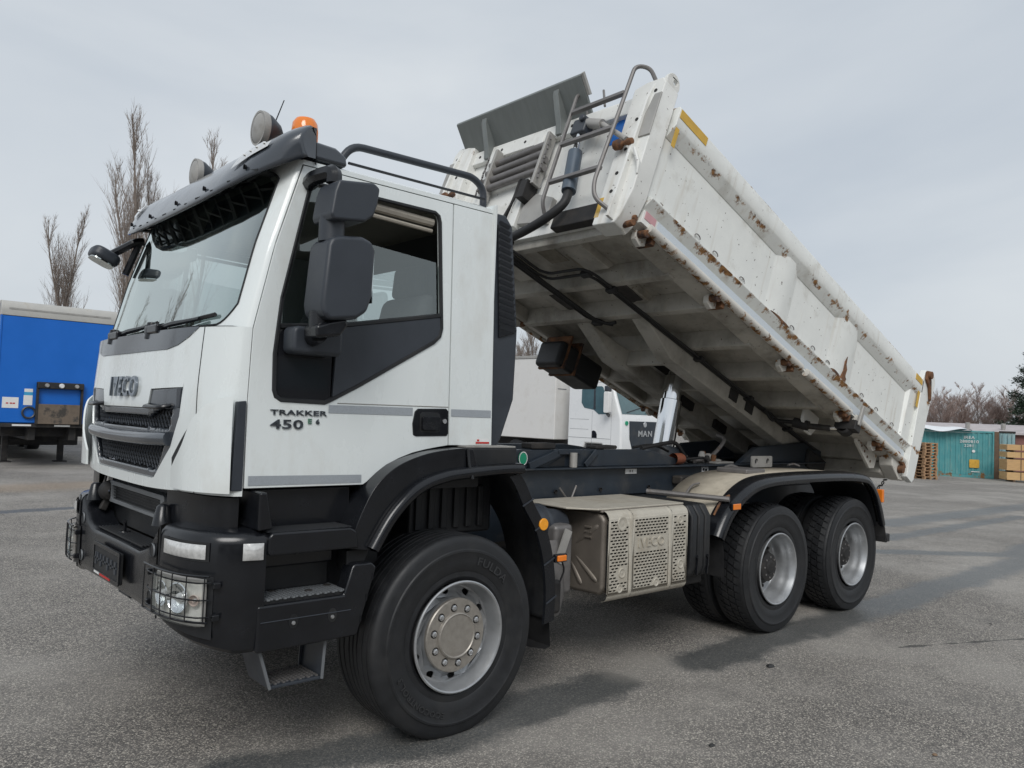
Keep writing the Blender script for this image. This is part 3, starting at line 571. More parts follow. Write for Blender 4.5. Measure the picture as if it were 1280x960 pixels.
mb = MB(); mb.tube([front(-.35, .03, .04), front(-1.2, .22, .03)], .012, 5).tube([front(-1.35, .03, .04), front(-2.15, .2, .03)], .012, 5); mb.build('wiper', 'blk', mt_)
MB().prism([(-.42, 1.82), (-2.02, 1.82), (-2.0, 1.25), (-1.8, .75), (-.64, .75), (-.44, 1.25)], 'x', -.04, .02).build('grille', 'chassis', mt_, .02)
mb = MB(); mb.text('MAN', .26, lambda x, y, z: (-.045-z, -1.22-x, 1.42+y), .012, sx=1.25, bold=.006); mb.build('emblem_lettering', 'alu', mt_)
MB().lathe([(.001, -.05), (.08, -.05), (.1, -.03), (.1, .02)], 18, 'x', (0, -1.22, 1.72)).build('round_emblem', 'alu', mt_)
for y in (-.1, -2.34): MB().box(-.09, .1, y-.16, y+.16, .5, .8).build('headlight', 'clear', mt_, .04)
MB().box(-.1, .5, -2.42, -.02, .32, .62).build('bumper', 'grey', mt_, .06)
MB().prism(circle(-.27, 1.75, .07, 14), 'x', -.035, .03).build('green_badge', 'green', mt_)
for s_ in (0, -2.44):
    o_ = .22 if s_ == 0 else -.22
    MB().prism(rounded(.28, .48, 2.05, 2.72, .05), 'y', s_+o_*.6, s_+o_*1.4).build('mirror', 'white_sticker', mt_, .02)
    MB().box(.30, .46, s_+o_*.55, s_+o_*1.42, 2.72, 2.9).build('mirror_cap', 'dgrey', mt_, .03)
    MB().tube([(.5, s_, 2.86), (.4, s_+o_, 2.88)], .03, 6).build('mirror_arm', 'dgrey', mt_); MB().tube([(.5, s_, 1.98), (.38, s_+o_, 2.03)], [.06, .05], 6).build('mirror_arm', 'dgrey', mt_)
MB().box(.2, 2.1, -2.3, -.14, .5, .75).build('chassis', 'dark', mt_)
for x in (1.1, 4.6, 9.0, 10.3):
    for y in (-.34, -2.44): MB().lathe([(.2, 0), (.3, .0), (.49, .02), (.52, .06), (.52, .28), (.49, .33), (.3, .34)], 28, 'y', (x, y, .52)).build('wheel', 'tyre', mt_)
MB().box(2.75, 13, -2.5, .04, 1.1, 3.86).build('cargo_box', mat('off_white_tarp', (.70, .69, .67), .6, 0, .03, 1, dirt=(.6, .58, .55), dscale=2, dlo=.5, dhi=.8), mt_, .03)
MB().box(2.73, 13, -2.52, .06, 3.86, 3.96).build('cargo_roof_rail', 'lgrey', mt_, .01); MB().box(2.3, 12.9, -1.8, -.6, .8, 1.1).build('chassis_beam', 'dark', mt_)
MB().box(2.745, 2.752, -.5, -.06, 2.8, 2.83).build('panel_mark', 'grey', mt_)
tag(mt_, 'white truck with box body parked behind the tipper, seen under its raised bed', 'truck')
# ================================================================== the tipper truck
TR = empty('dump_truck')
tag(TR, 'white three axle tipper truck with its rusty dump bed raised', 'truck')
def P(mb, name, m, bevel=0, parent=None, seg=2, **k): return mb.build(name, m, parent or TR, bevel, seg, **k)
# ---- wheels (built around their own centre, outer face towards -y)
def ngon_ring(mb, r0, r1, y, n=40): mb.lathe([(r0, y), (r1, y)], n)
def make_tyre(R, w, lugs, ribs):
    mb = MB(); q = R/.54; t = R-.011 if lugs else R
    pr = [(.285, .05), (.300, .020), (.318, .010), (.345, .011), (.352, .006), (.40*q, -.002), (.445*q, -.004), (.452*q, -.008), (.462*q, -.007), (.468*q, -.001), (.500*q, .004), (.520*q, .009), (t-.009, .018), (t-.003, .026), (t, .038)]
    if ribs:
        for s_ in (.060, .105, .155, .192, .229, .28, .325): pr += [(t, s_-.006), (t-.012, s_-.004), (t-.012, s_+.004), (t, s_+.006)]
    pr += [(t, w-.038)] + [(r, w-h) for r, h in reversed(pr[:14])]
    mb.lathe(pr, 84)
    if lugs:
        n = 52
        for k in range(n):
            for row, (a, b) in enumerate(((.022, .085), (.095, .145), (.155, .205), (w-.085, w-.022))):
                a0 = 2*PI*(k+(.5 if row % 2 else 0))/n; da = 2*PI/n*.37; vs_ = []
                for rr in (t-.012, R):
                    sh = .0 if rr < R else .004
                    for ang_, s_ in ((a0-da+.02, a), (a0+da+.02, a), (a0+da-.02, b), (a0-da-.02, b)):
                        q_ = rr if .05 < s_ < w-.05 else rr-.016; vs_.append((q_*math.cos(ang_), s_, q_*math.sin(ang_)))
                mb.add(vs_, [(3,2,1,0), (4,5,6,7), (0,1,5,4), (1,2,6,5), (2,3,7,6), (3,0,4,7)])
    return mb
def arc_text(mb, s_, size, r, mid_deg, y, sx=1.1):
    # reads clockwise seen from outside (-y side), tops outward; x -> screen right
    def f(a, b, c):
        th = rad(mid_deg) - a/r; return ((r+b)*math.cos(th), y-c, (r+b)*math.sin(th))
    mb.text(s_, size, f, .004, sx=sx, bold=.0008)
def front_wheel():
    mb = MB(); mb.lathe([(.2985, .0), (.2985, -.006), (.292, -.010), (.284, -.006), (.279, .006), (.272, .03), (.266, .055), (.262, .088)], 72)
    # ventilated disc: ten sectors, each with a hand hole
    def cone(a, s_, d=0):
        r = .262-s_*.062; y = .088+.026*math.sin(min(1, s_)*PI)-.018*s_; return (r*math.cos(a), y+d*-1, r*math.sin(a))
    for k in range(10):
        a0 = 2*PI*k/10; a1 = 2*PI*(k+1)/10; n = 6
        out = [(a0+(a1-a0)*i/n, 0) for i in range(n+1)] + [(a1, .33), (a1, .66)] + [(a1-(a1-a0)*i/n, 1) for i in range(n+1)] + [(a0, .66), (a0, .33)]
        mid = (a0+a1)/2; hole = [(mid+.105*math.cos(2*PI*i/12), .42+.34*math.sin(2*PI*i/12)) for i in range(12)]
        mb.panel(out, [hole], cone, .006)
    mb.lathe([(.200, .070), (.196, .05), (.192, .045)], 60); mb.lathe([(.262, .09), (.262, .30)], 48)
    root = P(mb, 'wheel', 'rim', sharp=30)
    T = make_tyre(.5406, .385, False, True).build('tyre', 'tyre', root, sharp=28)
    tx = MB(); arc_text(tx, 'FULDA', .062, .405, 50, -.0035, 1.25); arc_text(tx, 'ECOCONTROL 3', .042, .408, 222, -.0035, 1.2); tx.build('tyre_lettering', 'tyretext', root)
    mb = MB(); nut = []
    fn = lambda x, z, d: (x, .030-d, z)
    mb.panel(circle(0, 0, .192, 60), [circle(.150*math.cos(2*PI*(k+.5)/10), .150*math.sin(2*PI*(k+.5)/10), .0225, 16) for k in range(10)], fn, .028)
    mb.lathe([(.192, .030), (.197, .036), (.198, .05)], 60); mb.lathe([(.126, .0297), (.122, .018), (.116, .014), (.1145, .017)], 48); mb.lathe([(.1145, .017), (.11, .020), (.0001, .020)], 48)
    mb.build('hub_cover', 'hub', root, sharp=30)
    MB().lathe([(.19, .057), (.001, .057)], 24).build('hub_back', 'dark', root)
    for k in range(10):
        a = 2*PI*(k+.5)/10; c = (.150*math.cos(a), 0, .150*math.sin(a)); nb_ = MB()
        nb_.lathe([(.001, .016), (.009, .0165), (.010, .022), (.016, .025), (.016, .056)], 6, 'y', c); nb_.build('wheel_nut', 'alu', root, sharp=20)
    MB().lathe([(.26, .16), (.001, .16)], 24).build('brake_drum', 'dark', root)
    return root
def rear_wheel():
    mb = MB(); mb.lathe([(.2985, .0), (.2985, -.006), (.292, -.010), (.284, -.006), (.279, .006), (.270, .03), (.262, .055), (.262, .075), (.254, .09), (.250, .14), (.247, .165), (.238, .178), (.20, .186), (.14, .186)], 72)
    root = P(mb, 'wheel', 'rim', sharp=30)
    make_tyre(.5395, .295, True, False).build('tyre', 'tyre', root, sharp=30)
    t2 = make_tyre(.5395, .295, True, False); t2.v = [(a, b+.335, c) for a, b, c in t2.v]; t2.build('inner_tyre', 'tyre', root, sharp=30)
    tx = MB(); arc_text(tx, 'MICHELIN', .046, .395, 125, -.0035, 1.2) if False else None
    mb = MB(); mb.lathe([(.158, .186), (.15, .14), (.135, .125), (.125, .120), (.118, .085), (.10, .075), (.06, .072), (.045, .062), (.001, .060)], 40); mb.build('hub', 'dark', root, sharp=25)
    for k in range(10):
        a = 2*PI*k/10; MB().lathe([(.001, .138), (.013, .140), (.015, .145), (.015, .188)], 6, 'y', (.1675*math.cos(a), 0, .1675*math.sin(a))).build('wheel_nut', 'dark', root, sharp=20)
    for k in range(8):
        a = 2*PI*k/8+.2; MB().lathe([(.001, .068), (.009, .069), (.009, .08)], 6, 'y', (.085*math.cos(a), 0, .085*math.sin(a))).build('hub_bolt', 'steel', root, sharp=20)
    MB().lathe([(.247, .2), (.24, .55)], 32).build('brake_drum', 'dark', root)
    return root
fw = front_wheel(); fw.location = (0, -1.283, .5255); fw.rotation_euler = (0, rad(-8), 0)
c = copy_tree(fw, TR); c.location = (0, 1.283, .5255); c.rotation_euler = (0, 0, PI)
rw = rear_wheel(); rw.location = (3.462, -1.19, .524); rw.rotation_euler = (0, rad(14), 0)
for x, y, rz in ((4.842, -1.19, 0), (3.462, 1.19, PI), (4.842, 1.19, PI)):
    c = copy_tree(rw, TR); c.location = (x, y, .524); c.rotation_euler = (0, rad(40+x*20), rz)

FAR[0] = .92
# ---- cab surfaces
ZD = [.5, 1.341, 1.749, 2.081, 2.489, 2.909, 3.2]; XD = [-1.189, -1.189, -1.184, -1.171, -1.079, -.95, -.86]
ZC = [.5, 1.3, 1.6, 1.8, 2.08, 2.2, 2.91, 3.2]; XC = [-1.385, -1.385, -1.395, -1.395, -1.37, -1.335, -1.13, -1.05]
NS = 3.6
def Yh(z): return 1.15-max(0, z-1.34)*.03
def fs(y, z, off=0, xc=None):
    """front skin at lateral position y (|y|<=1.15) and height z"""
    q = min(1, abs(y)/1.15); t = math.asin(q**(NS/2)); xd = lin(z, ZD, XD); xcv = lin(z, ZC, XC) if xc is None else xc
    s_ = 1 if y > 0 else -1; yy = Yh(z)*q
    return (xd-(xd-xcv)*math.cos(t)-off*math.cos(t), s_*(yy+off*math.sin(t)), z)
def gs(y, z, off=0): return fs(y, z, off, lin(z, ZD, XD)-lin(z, [2.05, 2.5, 2.91], [.135, .125, .115]))
TY = [1.15*math.sin(PI/2*k/30)**(2/NS) for k in range(31)]
def ycols(a, b, keys=()):
    base = [-y for y in TY] + TY + [-y for y in (.1, .2, .3, .4, .5, .6)] + [.1, .2, .3, .4, .5, .6]
    ys = sorted({round(y, 4) for y in base + list(keys) + [a, b] if a-1e-6 <= y <= b+1e-6}); out = [ys[0]]
    for y in ys[1:]:
        if y-out[-1] > .004: out.append(y)
    out[-1] = b; return out
def cols(mb, ys, lo, hi, nz, fn=fs, off=0):
    mb.grid([[fn(y, lo(y)+(hi(y)-lo(y))*k/nz, off) for k in range(nz+1)] for y in ys]); return mb
def cst(v): return lambda y: v
bb = lambda y: lin(abs(y), [0, .60, .72, .82, .90, 1.15], [1.985, 1.987, 2.005, 2.04, 2.085, 2.085])
gt = lambda y: lin(abs(y), [0, .41, .45, .82], [1.695, 1.695, 1.79, 1.80])
gb = lambda y: lin(abs(y), [0, .5, .53, .72, .80, .823], [1.345, 1.345, 1.352, 1.51, 1.66, 1.80])
K = (.41, .45, .53, .60, .72, .80, .823, .90, -.41, -.45, -.53, -.60, -.72, -.80, -.823, -.90)
mb = MB()
cols(mb, ycols(-.823, .823, K), gt, bb, 5); cols(mb, ycols(-.823, .823, K), lambda y: 1.292+.02*(abs(y)/.82)**3, gb, 3)
for s_ in (-1, 1):
    r_ = sorted((s_*.823, s_*.94)); cols(mb, ycols(r_[0], r_[1], K), cst(1.31), bb, 10)
gedge = [(y, gt(y)) for y in ycols(-.823, .823, K)]; gedge2 = [(y, gb(y)) for y in ycols(-.823, .823, K)]
for e_ in (gedge, gedge2): mb.grid([[fs(y, z, o_) for y, z in e_] for o_ in (0, -.035)])
hood = P(mb, 'front_panel', 'white', sharp=25)
mb = MB()
for s_ in (-1, 1):
    g_ = MB(); rg = sorted((s_*.742, s_*.95)); cols(g_, ycols(*rg), lambda y: lin(abs(y), [.74, .88, .95], [1.34, 1.48, 1.62]), lambda y: lin(abs(y), [.74, .85, .95], [1.46, 1.575, 1.675]), 4, fs, .003); P(g_, 'deflector_gap', 'blkm')
    r_ = sorted((s_*.944, s_*1.15)); cols(mb, ycols(r_[0], r_[1], K), cst(1.31), cst(2.085), 10)
    P(mb, 'corner_panel', 'white', sharp=25); mb = MB()
    P(MB().tube([fs(s_*.942, z, -.003) for z in [1.31+.0775*k for k in range(11)]], .0045, 6), 'panel_gap', 'blkm')
    # wind deflector standing off the corner
    top = lambda y: lin(abs(y), [.76, .88, .95, 1.02, 1.08, 1.125], [1.40, 1.52, 1.655, 1.72, 1.75, 1.765])
    r_ = sorted((s_*.775, s_*1.125)); ys = ycols(r_[0], r_[1]); d = MB()
    offy = lambda y: lin(abs(y), [.775, .9, 1.0, 1.125], [.030, .055, .056, .044])
    for o_ in (0, -.012): d.grid([[fs(y, 1.325+(top(y)-1.325)*k/6, offy(y)+o_) for k in range(7)] for y in ys])
    for k in (0, 6): d.grid([[fs(y, 1.325+(top(y)-1.325)*k/6, offy(y)+o_) for o_ in (0, -.012)] for y in ys])
    for y in (ys[0], ys[-1]): d.grid([[fs(y, 1.325+(top(y)-1.325)*k/6, offy(y)+o_) for k in range(7)] for o_ in (0, -.012)])
    P(d, 'wind_deflector', 'white', sharp=40)
    d = MB(); d.prism([(-1.243, 1.335), (-1.243+.012, 1.74), (-1.19, 1.745), (-1.19, 1.335)], 'y', s_*1.118, s_*1.152); P(d, 'deflector_insert', 'dgrey', .004)
# dark band under the windscreen, cowl ledge
mb = MB(); cols(mb, ycols(-.895, .895, K), bb, cst(2.088), 2, fs, .004); mb.grid([[Vector(fs(y, 2.088, .004)).lerp(Vector(gs(y, 2.088)), k/2) for k in range(3)] for y in ycols(-1.1, 1.1)])
P(mb, 'cowl_band', 'visor', sharp=30)
# emblem letters
mb = MB(); mb.text('VECO', .152, lambda x, y, z: fs(-x-.038, 1.797+y, .002+z), .014, sx=1.0, bold=.0022); mb.text('I', .152, lambda x, y, z: fs(-x+.235, 1.797+y, .002+z), .014, sx=1.0, bold=.0022); P(mb, 'emblem', 'letter', parent=hood, weld=True)
MB().box(-1.405, -1.398, -.20, -.04, 1.742, 1.752).build('emblem_accent', 'orange', hood) if False else None
# grille
mb = MB(); ysg = ycols(-.823, .823, K); mesh_lo = lambda y: gb(y)+.03; 
def gpoly(): return [(y, gt(y)) for y in ysg] + [(y, gb(y)) for y in reversed(ysg)]
wins = []
up = [(-.70, 1.59), (-.735, 1.70), (-.70, 1.715), (-.42, 1.66), (.42, 1.66), (.70, 1.715), (.735, 1.70), (.70, 1.59)]
lo_ = [(-.655, 1.52), (-.555, 1.385), (.555, 1.385), (.655, 1.52)]
def inside(poly, y, z):
    c_ = False; n = len(poly)
    for i in range(n):
        (a, b), (d, e) = poly[i], poly[(i+1) % n]
        if (b > z) != (e > z) and y < (d-a)*(z-b)/(e-b)+a: c_ = not c_
    return c_
# frame: dense cells minus the two mesh windows
zrow = [1.345+.0114*k for k in range(41)]
frame = MB(); ycell = [-.823+.823*2*k/120 for k in range(121)]
def cellz(y, k): a, b = gb(y), gt(y); return a+(b-a)*k/36
for i in range(120):
    for k in range(36):
        yc = (ycell[i]+ycell[i+1])/2; zc = (cellz(yc, k)+cellz(yc, k+1))/2
        if inside(up, yc, zc) or inside(lo_, yc, zc): continue
        frame.add([fs(ycell[i], cellz(ycell[i], k), -.022), fs(ycell[i+1], cellz(ycell[i+1], k), -.022), fs(ycell[i+1], cellz(ycell[i+1], k+1), -.022), fs(ycell[i], cellz(ycell[i], k+1), -.022)], [(0, 1, 2, 3)])
grl = P(frame, 'grille', 'visor')
sol = grl.modifiers.new('thickness', 'SOLIDIFY'); sol.thickness = .03; sol.offset = 0
def lattice(poly, pitch, slope, w_):
    ys = [p[0] for p in poly]; zs = [p[1] for p in poly]; m_ = MB()
    for sg in (-1, 1):
        b0 = min(zs)-max(abs(y) for y in ys)*slope
        while b0 < max(zs)+max(abs(y) for y in ys)*slope:
            run = []
            yy = min(ys)
            while yy <= max(ys):
                z = b0+sg*slope*yy
                if inside(poly, yy, z): run.append((yy, z))
                else:
                    if len(run) > 1: m_.tube([fs(y, z_, -.036) for y, z_ in run[::2]+[run[-1]]], w_, 4, caps=False)
                    run = []
                yy += .012
            if len(run) > 1: m_.tube([fs(y, z_, -.036) for y, z_ in run[::2]+[run[-1]]], w_, 4, caps=False)
            b0 += pitch
    return m_
for poly in (up, lo_): lattice(poly, .050, 1.15, .0040).build('grille_mesh', 'dgrey', grl, weld=False)['kind'] = 'stuff'
mb = MB(); cols(mb, ysg, gb, gt, 4, fs, -.10); mb.build('grille_backing', 'blkm', grl)
mb = MB(); mb.tube([fs(y, 1.548-.012*(1-(y/.70)**2), .0+.018*(1-(abs(y)/.70)**6)) for y in [-.70+.05*k for k in range(29)]], .03, 12, flat=1.15); mb.build('grille_bar', 'visor', grl)
for s_ in (-1, 1):
    y0 = s_*.56; mb = MB(); mb.tube(fillet([fs(y0-.13, 1.712, -.03), fs(y0-.10, 1.700, .034), fs(y0+.10, 1.700, .034), fs(y0+.13, 1.712, -.03)], .03), .016, 8, flat=.7); mb.build('grille_handle', 'blk', grl)
    mb = MB(); mb.prism([(s_*.44, 1.72), (s_*.47, 1.79), (s_*.80, 1.795), (s_*.785, 1.70), (s_*.6, 1.69)], 'x', -1.365, -1.33) ; mb.build('grille_wing', 'dgrey', grl, .004)
# windscreen, pillars, header
wl = lambda y: 2.10+.10*max(0, (abs(y)-.93)/.135)**2.2
wh = lambda y: 2.885-.05*max(0, (abs(y)-.93)/.135)**2.2
ysw = ycols(-1.065, 1.065)
mb = MB(); cols(mb, ysw, wl, wh, 14, gs, -.004); P(mb, 'windscreen', 'glass')
mb = MB(); cols(mb, ysw, cst(2.085), wl, 2, gs); cols(mb, ysw, wh, cst(2.93), 2, gs)
for s_ in (-1, 1): r_ = sorted((s_*1.065, s_*1.15)); cols(mb, ycols(*r_), cst(2.085), cst(2.93), 14, gs)
pil = P(mb, 'windscreen_surround', 'white', sharp=30)
per = [gs(y, wl(y), .002) for y in ysw] + [gs(1.065, 2.2+.6*k/8, .002) for k in range(1, 8)] + [gs(y, wh(y), .002) for y in reversed(ysw)] + [gs(-1.065, 2.8-.6*k/8, .002) for k in range(1, 8)]
per.append(per[0]); MB().tube(per, .005, 6, caps=False).build('windscreen_seal', 'blkm', pil)
for k, (ya, yb, l_) in enumerate(((-.28, -.80, .52), (.45, -.08, .52))):
    a = Vector(gs(ya, 2.095, .05)); mb = MB(); mb.tube([a, Vector(gs((ya+yb)/2, 2.12, .05)), Vector(gs(yb, 2.135, .03))], [.018, .013, .008], 6); w_ = P(mb, 'wiper', 'blk')
    mb = MB(); mb.tube([gs(ya+.20, 2.115, .022), gs((ya+yb)/2, 2.125, .018), gs(yb-.12, 2.15, .012)], .011, 5); mb.build('wiper_blade', 'rubber', w_)
    MB().lathe([(.001, .07), (.025, .065), (.032, .03), (.036, -.02)], 12, 'z', (a.x, a.y, a.z-.02)).build('wiper_hub', 'blk', w_)
    MB().box(a.x-.03, a.x+.03, a.y-.16, a.y+.04, a.z-.02, a.z+.03).build('wiper_linkage', 'blk', w_, .012)
# roof, sides behind the door, back wall
def roofz(y): return 2.93+.115*(1-(abs(y)/1.102)**5)
mb = MB(); ysr = ycols(-1.15, 1.15)
def roofp(y, k):
    f_ = gs(y, 2.93); x = f_[0]+(.30-f_[0])*k; rise = 1-(1-min(1, k*6))**2
    back = 1 if k < .97 else .72
    return (x, f_[1], 2.93+(roofz(f_[1])-2.93)*rise*back)
mb.grid([[roofp(y, k) for k in (0, .03, .06, .1, .14, .2, .4, .6, .8, .94, .98, 1.0)] for y in ysr]); roof = P(mb, 'roof', 'white', sharp=30)
DX = -.018
for s_ in (-1, 1):
    sd = lambda x, z, d, s_=s_: (x, s_*(Yh(z)+d), z)
    mb = MB(); mb.panel([(DX, 1.545), (DX, 2.905), (.29, 2.905), (.29, 1.545)], [], sd, .02); P(mb, 'rear_side_panel', 'white', .004)
    mb = MB(); mb.panel([(lin(2.909, ZD, XD), 2.909), (-.948, 2.932), (.30, 2.932), (.29, 2.909)], [], sd, .02); P(mb, 'roof_gutter', 'white')
rwin = rounded(-.46, .46, 2.28, 2.70, .05)
mb = MB(); mb.panel([(-1.12, 1.5), (1.12, 1.5), (1.12, 2.96), (-1.12, 2.96)], [rwin], lambda y, z, d: (.27-d, y, z), .02); bw = P(mb, 'back_wall', 'white', .004)
MB().panel(rwin, [], lambda y, z, d: (.28, y, z)).build('rear_window', 'sglass', bw)
# ---- doors
dout = [(-1.180, 1.345), (-1.180, 1.749), (-1.166, 2.081), (-1.074, 2.489), (-.944, 2.904), (DX-.008, 2.904), (DX-.008, 1.545), (-.10, 1.535), (-.18, 1.522), (-.27, 1.503), (-.34, 1.480), (-.42, 1.445), (-.48, 1.405), (-.535, 1.36), (-.56, 1.345)]
dhole = [(-.90, 2.83), (-1.03, 2.24), (-1.058, 1.97), (-1.055, 1.80), (-1.045, 1.772), (-1.02, 1.757), (-.79, 1.752), (-.755, 1.768), (-.60, 1.848), (-.14, 2.108), (-.10, 2.145), (-.088, 2.19), (-.098, 2.40), (-.115, 2.78), (-.125, 2.815), (-.15, 2.83)]
for s_ in (-1, 1):
    sd = lambda x, z, d, s_=s_: (x, s_*(Yh(z)+d), z)
    mb = MB(); mb.panel(dout, [dhole], sd, .03); door = P(mb, 'door', 'white', .003)
    mb = MB(); mb.panel([(-.735, 2.128), (-.1, 2.252), (-.094, 2.19), (-.105, 2.15), (-.145, 2.114), (-.6, 1.856), (-.748, 1.78)], [], lambda x, z, d: sd(x, z, d+.003), .02); mb.build('belt_trim', 'dgrey', door, .004)
    mb = MB(); mb.panel([(-1.045, 2.10), (-.752, 2.125), (-.758, 1.778), (-.79, 1.760), (-1.018, 1.765), (-1.040, 1.778), (-1.048, 1.80)], [], lambda x, z, d: sd(x, z, d-.006), .01); mb.build('lower_window', 'blkglass', door)
    mb = MB(); mb.panel([(-.885, 2.815), (-1.018, 2.24), (-1.04, 2.11), (-.80, 2.135), (-.735, 2.815)], [], lambda x, z, d: sd(x, z, d-.010)); mb.build('quarter_window', 'sglass', door)
    mb = MB(); mb.panel([(-.755, 2.60), (-.785, 2.14), (-.73, 2.135), (-.1, 2.26), (-.108, 2.53), (-.13, 2.555)], [], lambda x, z, d: sd(x, z, d-.014)); mb.build('side_window', 'sglass', door)
    mb = MB(); mb.tube([sd(-.735, 2.83, -.008), sd(-.79, 2.12, -.008)], .018, 6); mb.build('window_bar', 'blkm', door)
    pts = [sd(x, z, -.002) for x, z in dhole]; mb = MB(); mb.tube(pts + [pts[0], pts[1]], .012, 6, caps=False); mb.build('window_seal', 'blkm', door)
    mb = MB(); mb.tube([sd(-.10, 2.26, -.004), sd(-.73, 2.138, -.004), sd(-1.035, 2.105, -.004)], .014, 6); mb.build('window_sill', 'blkm', door)
    mb = MB(); mb.tube([sd(-.14, 2.78, -.04), sd(-.70, 2.80, -.04)], .024, 8); mb.tube([sd(-.14, 2.735, -.045), sd(-.70, 2.755, -.045)], .012, 8); mb.build('rolled_blind', 'cream', door)
    mb = MB(); mb.panel([(-1.15, 1.36), (-1.13, 2.08), (-.10, 2.18), (-.05, 1.56), (-.5, 1.36)], [], lambda x, z, d: sd(x, z, d-.055), .02); mb.build('door_lining', 'inner', door)
    # handle
    h_ = MB(); h_.panel([(-.262, 1.60), (-.268, 1.66), (-.255, 1.725), (-.235, 1.742), (-.045, 1.748), (-.03, 1.735), (-.028, 1.61), (-.04, 1.597), (-.245, 1.593)], [], lambda x, z, d: sd(x, z, d+.006), .012); hp = h_.build('door_handle', 'blk', door, .004)
    h_ = MB(); h_.panel(rounded(-.225, -.09, 1.615, 1.725, .02), [], lambda x, z, d: sd(x, z, d+.0075)); h_.build('handle_recess', 'blkm', door)
    h_ = MB(); h_.panel(rounded(-.215, -.10, 1.628, 1.70, .012), [], lambda x, z, d: sd(x, z, d+.026), .016); h_.build('handle_grip', 'blk', door, .005)
    h_ = MB(); h_.prism(circle(-.058, 1.678, .013, 14), 'y', s_*(Yh(1.68)+.004), s_*(Yh(1.68)+.012)); h_.build('door_lock', 'alu', door)
    t_ = MB(); t_.panel([(-.768, 1.702), (-.768, 1.742), (-.268, 1.745), (-.268, 1.703)], [], lambda x, z, d: sd(x, z, d+.0025)); t_.build('reflective_strip', 'tape', door)
    t_ = MB(); t_.panel([(-1.165, 1.358), (-1.165, 1.402), (-.572, 1.396), (-.572, 1.356)], [], lambda x, z, d: sd(x, z, d+.0025)); t_.build('reflective_strip', 'tape', door)
    t_ = MB(); t_.tube([sd(-.72, 1.752, .001), sd(-.03, 1.757, .001)], .0025, 4); t_.build('body_crease', 'lgrey', door)
    fl = -s_
    t_ = MB(); t_.text('TRAKKER', .034, lambda x, y, z, s_=s_: sd(-.925-s_*x if False else -.925+(-s_)*x, 1.697+y, .001+z), .006, sx=1.92, bold=.0006); t_.build('model_lettering', 'letter', door)
    t_ = MB(); t_.text('450', .060, lambda x, y, z, s_=s_: sd((-.985 if s_ < 0 else -.865)+(-s_)*x, 1.640+y, .001+z), .006, sx=1.78, bold=.0012); t_.build('number_lettering', 'letter', door)
    t_ = MB(); t_.text('E', .032, lambda x, y, z, s_=s_: sd((-.868 if s_ < 0 else -.982)+(-s_)*x, 1.658+y, .001+z), .005, sx=1.3, bold=.001); t_.build('eco_letter', mat('eco_green', (.12, .26, .18), .3, .5) if s_ < 0 else 'green', door)
    t_ = MB(); t_.text('6', .032, lambda x, y, z, s_=s_: sd((-.826 if s_ < 0 else -1.024)+(-s_)*x, 1.656+y, .001+z), .005, sx=1.3, bold=.001); t_.build('eco_digit', 'letter', door)
    t_ = MB(); t_.panel([(-.01, 1.706), (-.01, 1.746), (.28, 1.748), (.28, 1.706)], [], lambda x, z, d: sd(x, z, d+.0025)); P(t_, 'reflective_strip', 'tape')
    st = MB(); st.panel([(.17, 1.556), (.17, 1.585), (.27, 1.585), (.27, 1.556)], [], lambda x, z, d: sd(x, z, d+.0025)); st = P(st, 'sticker', 'white_sticker')
    q_ = MB(); q_.panel([(.17, 1.556), (.17, 1.566), (.27, 1.566), (.27, 1.556)], [], lambda x, z, d: sd(x, z, d+.004)); q_.box(.18, .195, s_*(Yh(1.58)+.003), s_*(Yh(1.58)+.005), 1.570, 1.580); q_.build('sticker_print', 'red', st)
# louvred air intake behind the cab (left side)
mb = MB(); mb.prism([(.265, 1.56), (.265, 2.88), (.28, 2.92), (.375, 2.92), (.43, 2.86), (.50, 2.24), (.50, 2.18), (.49, 1.82), (.40, 1.58), (.34, 1.50)], 'y', -1.10, -.80); intake = P(mb, 'air_intake', 'dgrey', .012)
mb = MB(); mb.prism([(.305, 2.85), (.385, 2.86), (.478, 2.22), (.345, 2.18)], 'y', -1.112, -1.10); mb.build('louvre_frame', 'blk', intake, .004)
for k in range(17):
    z = 2.225+k*.0385; x0 = .340-.035*k/17; x1 = .470-.085*k/17; m_ = MB()
    m_.add([(x0, -1.114, z+.012), (x1, -1.114, z-.008), (x1, -1.128, z+.012), (x0, -1.128, z+.032), (x0, -1.114, z+.02), (x1, -1.114, z)], [(0, 1, 2, 3), (4, 5, 2, 3)]); m_.build('louvre', 'dgrey', intake)
# ---- sun visor
vy = [0, .3, .6, .8, .95, 1.06, 1.12, 1.155, 1.165]
lead = [(-1.250, 2.755), (-1.248, 2.757), (-1.240, 2.765), (-1.222, 2.785), (-1.185, 2.812), (-1.12, 2.850), (-1.06, 2.880), (-.985, 2.915), (-.955, 2.93)]
topv = [(-.93, 3.115), (-.93, 3.115), (-.935, 3.112), (-.945, 3.108), (-.955, 3.102), (-.96, 3.098), (-.955, 3.093), (-.945, 3.088), (-.935, 3.08)]
def vis(y, k):
    a = abs(y); s_ = 1 if y > 0 else -1; l_ = (lin(a, vy, [q[0] for q in lead]), lin(a, vy, [q[1] for q in lead])); t_ = (lin(a, vy, [q[0] for q in topv]), lin(a, vy, [q[1] for q in topv]))
    bulge = .045*math.sin(PI*min(1, k)); nx, nz = -(t_[1]-l_[1]), (t_[0]-l_[0]); ln = math.hypot(nx, nz); nx, nz = nx/ln, nz/ln
    return (l_[0]+(t_[0]-l_[0])*k+nx*bulge, s_*(a+.012*math.sin(PI*k)*(a/1.165)**4), l_[1]+(t_[1]-l_[1])*k+nz*bulge)
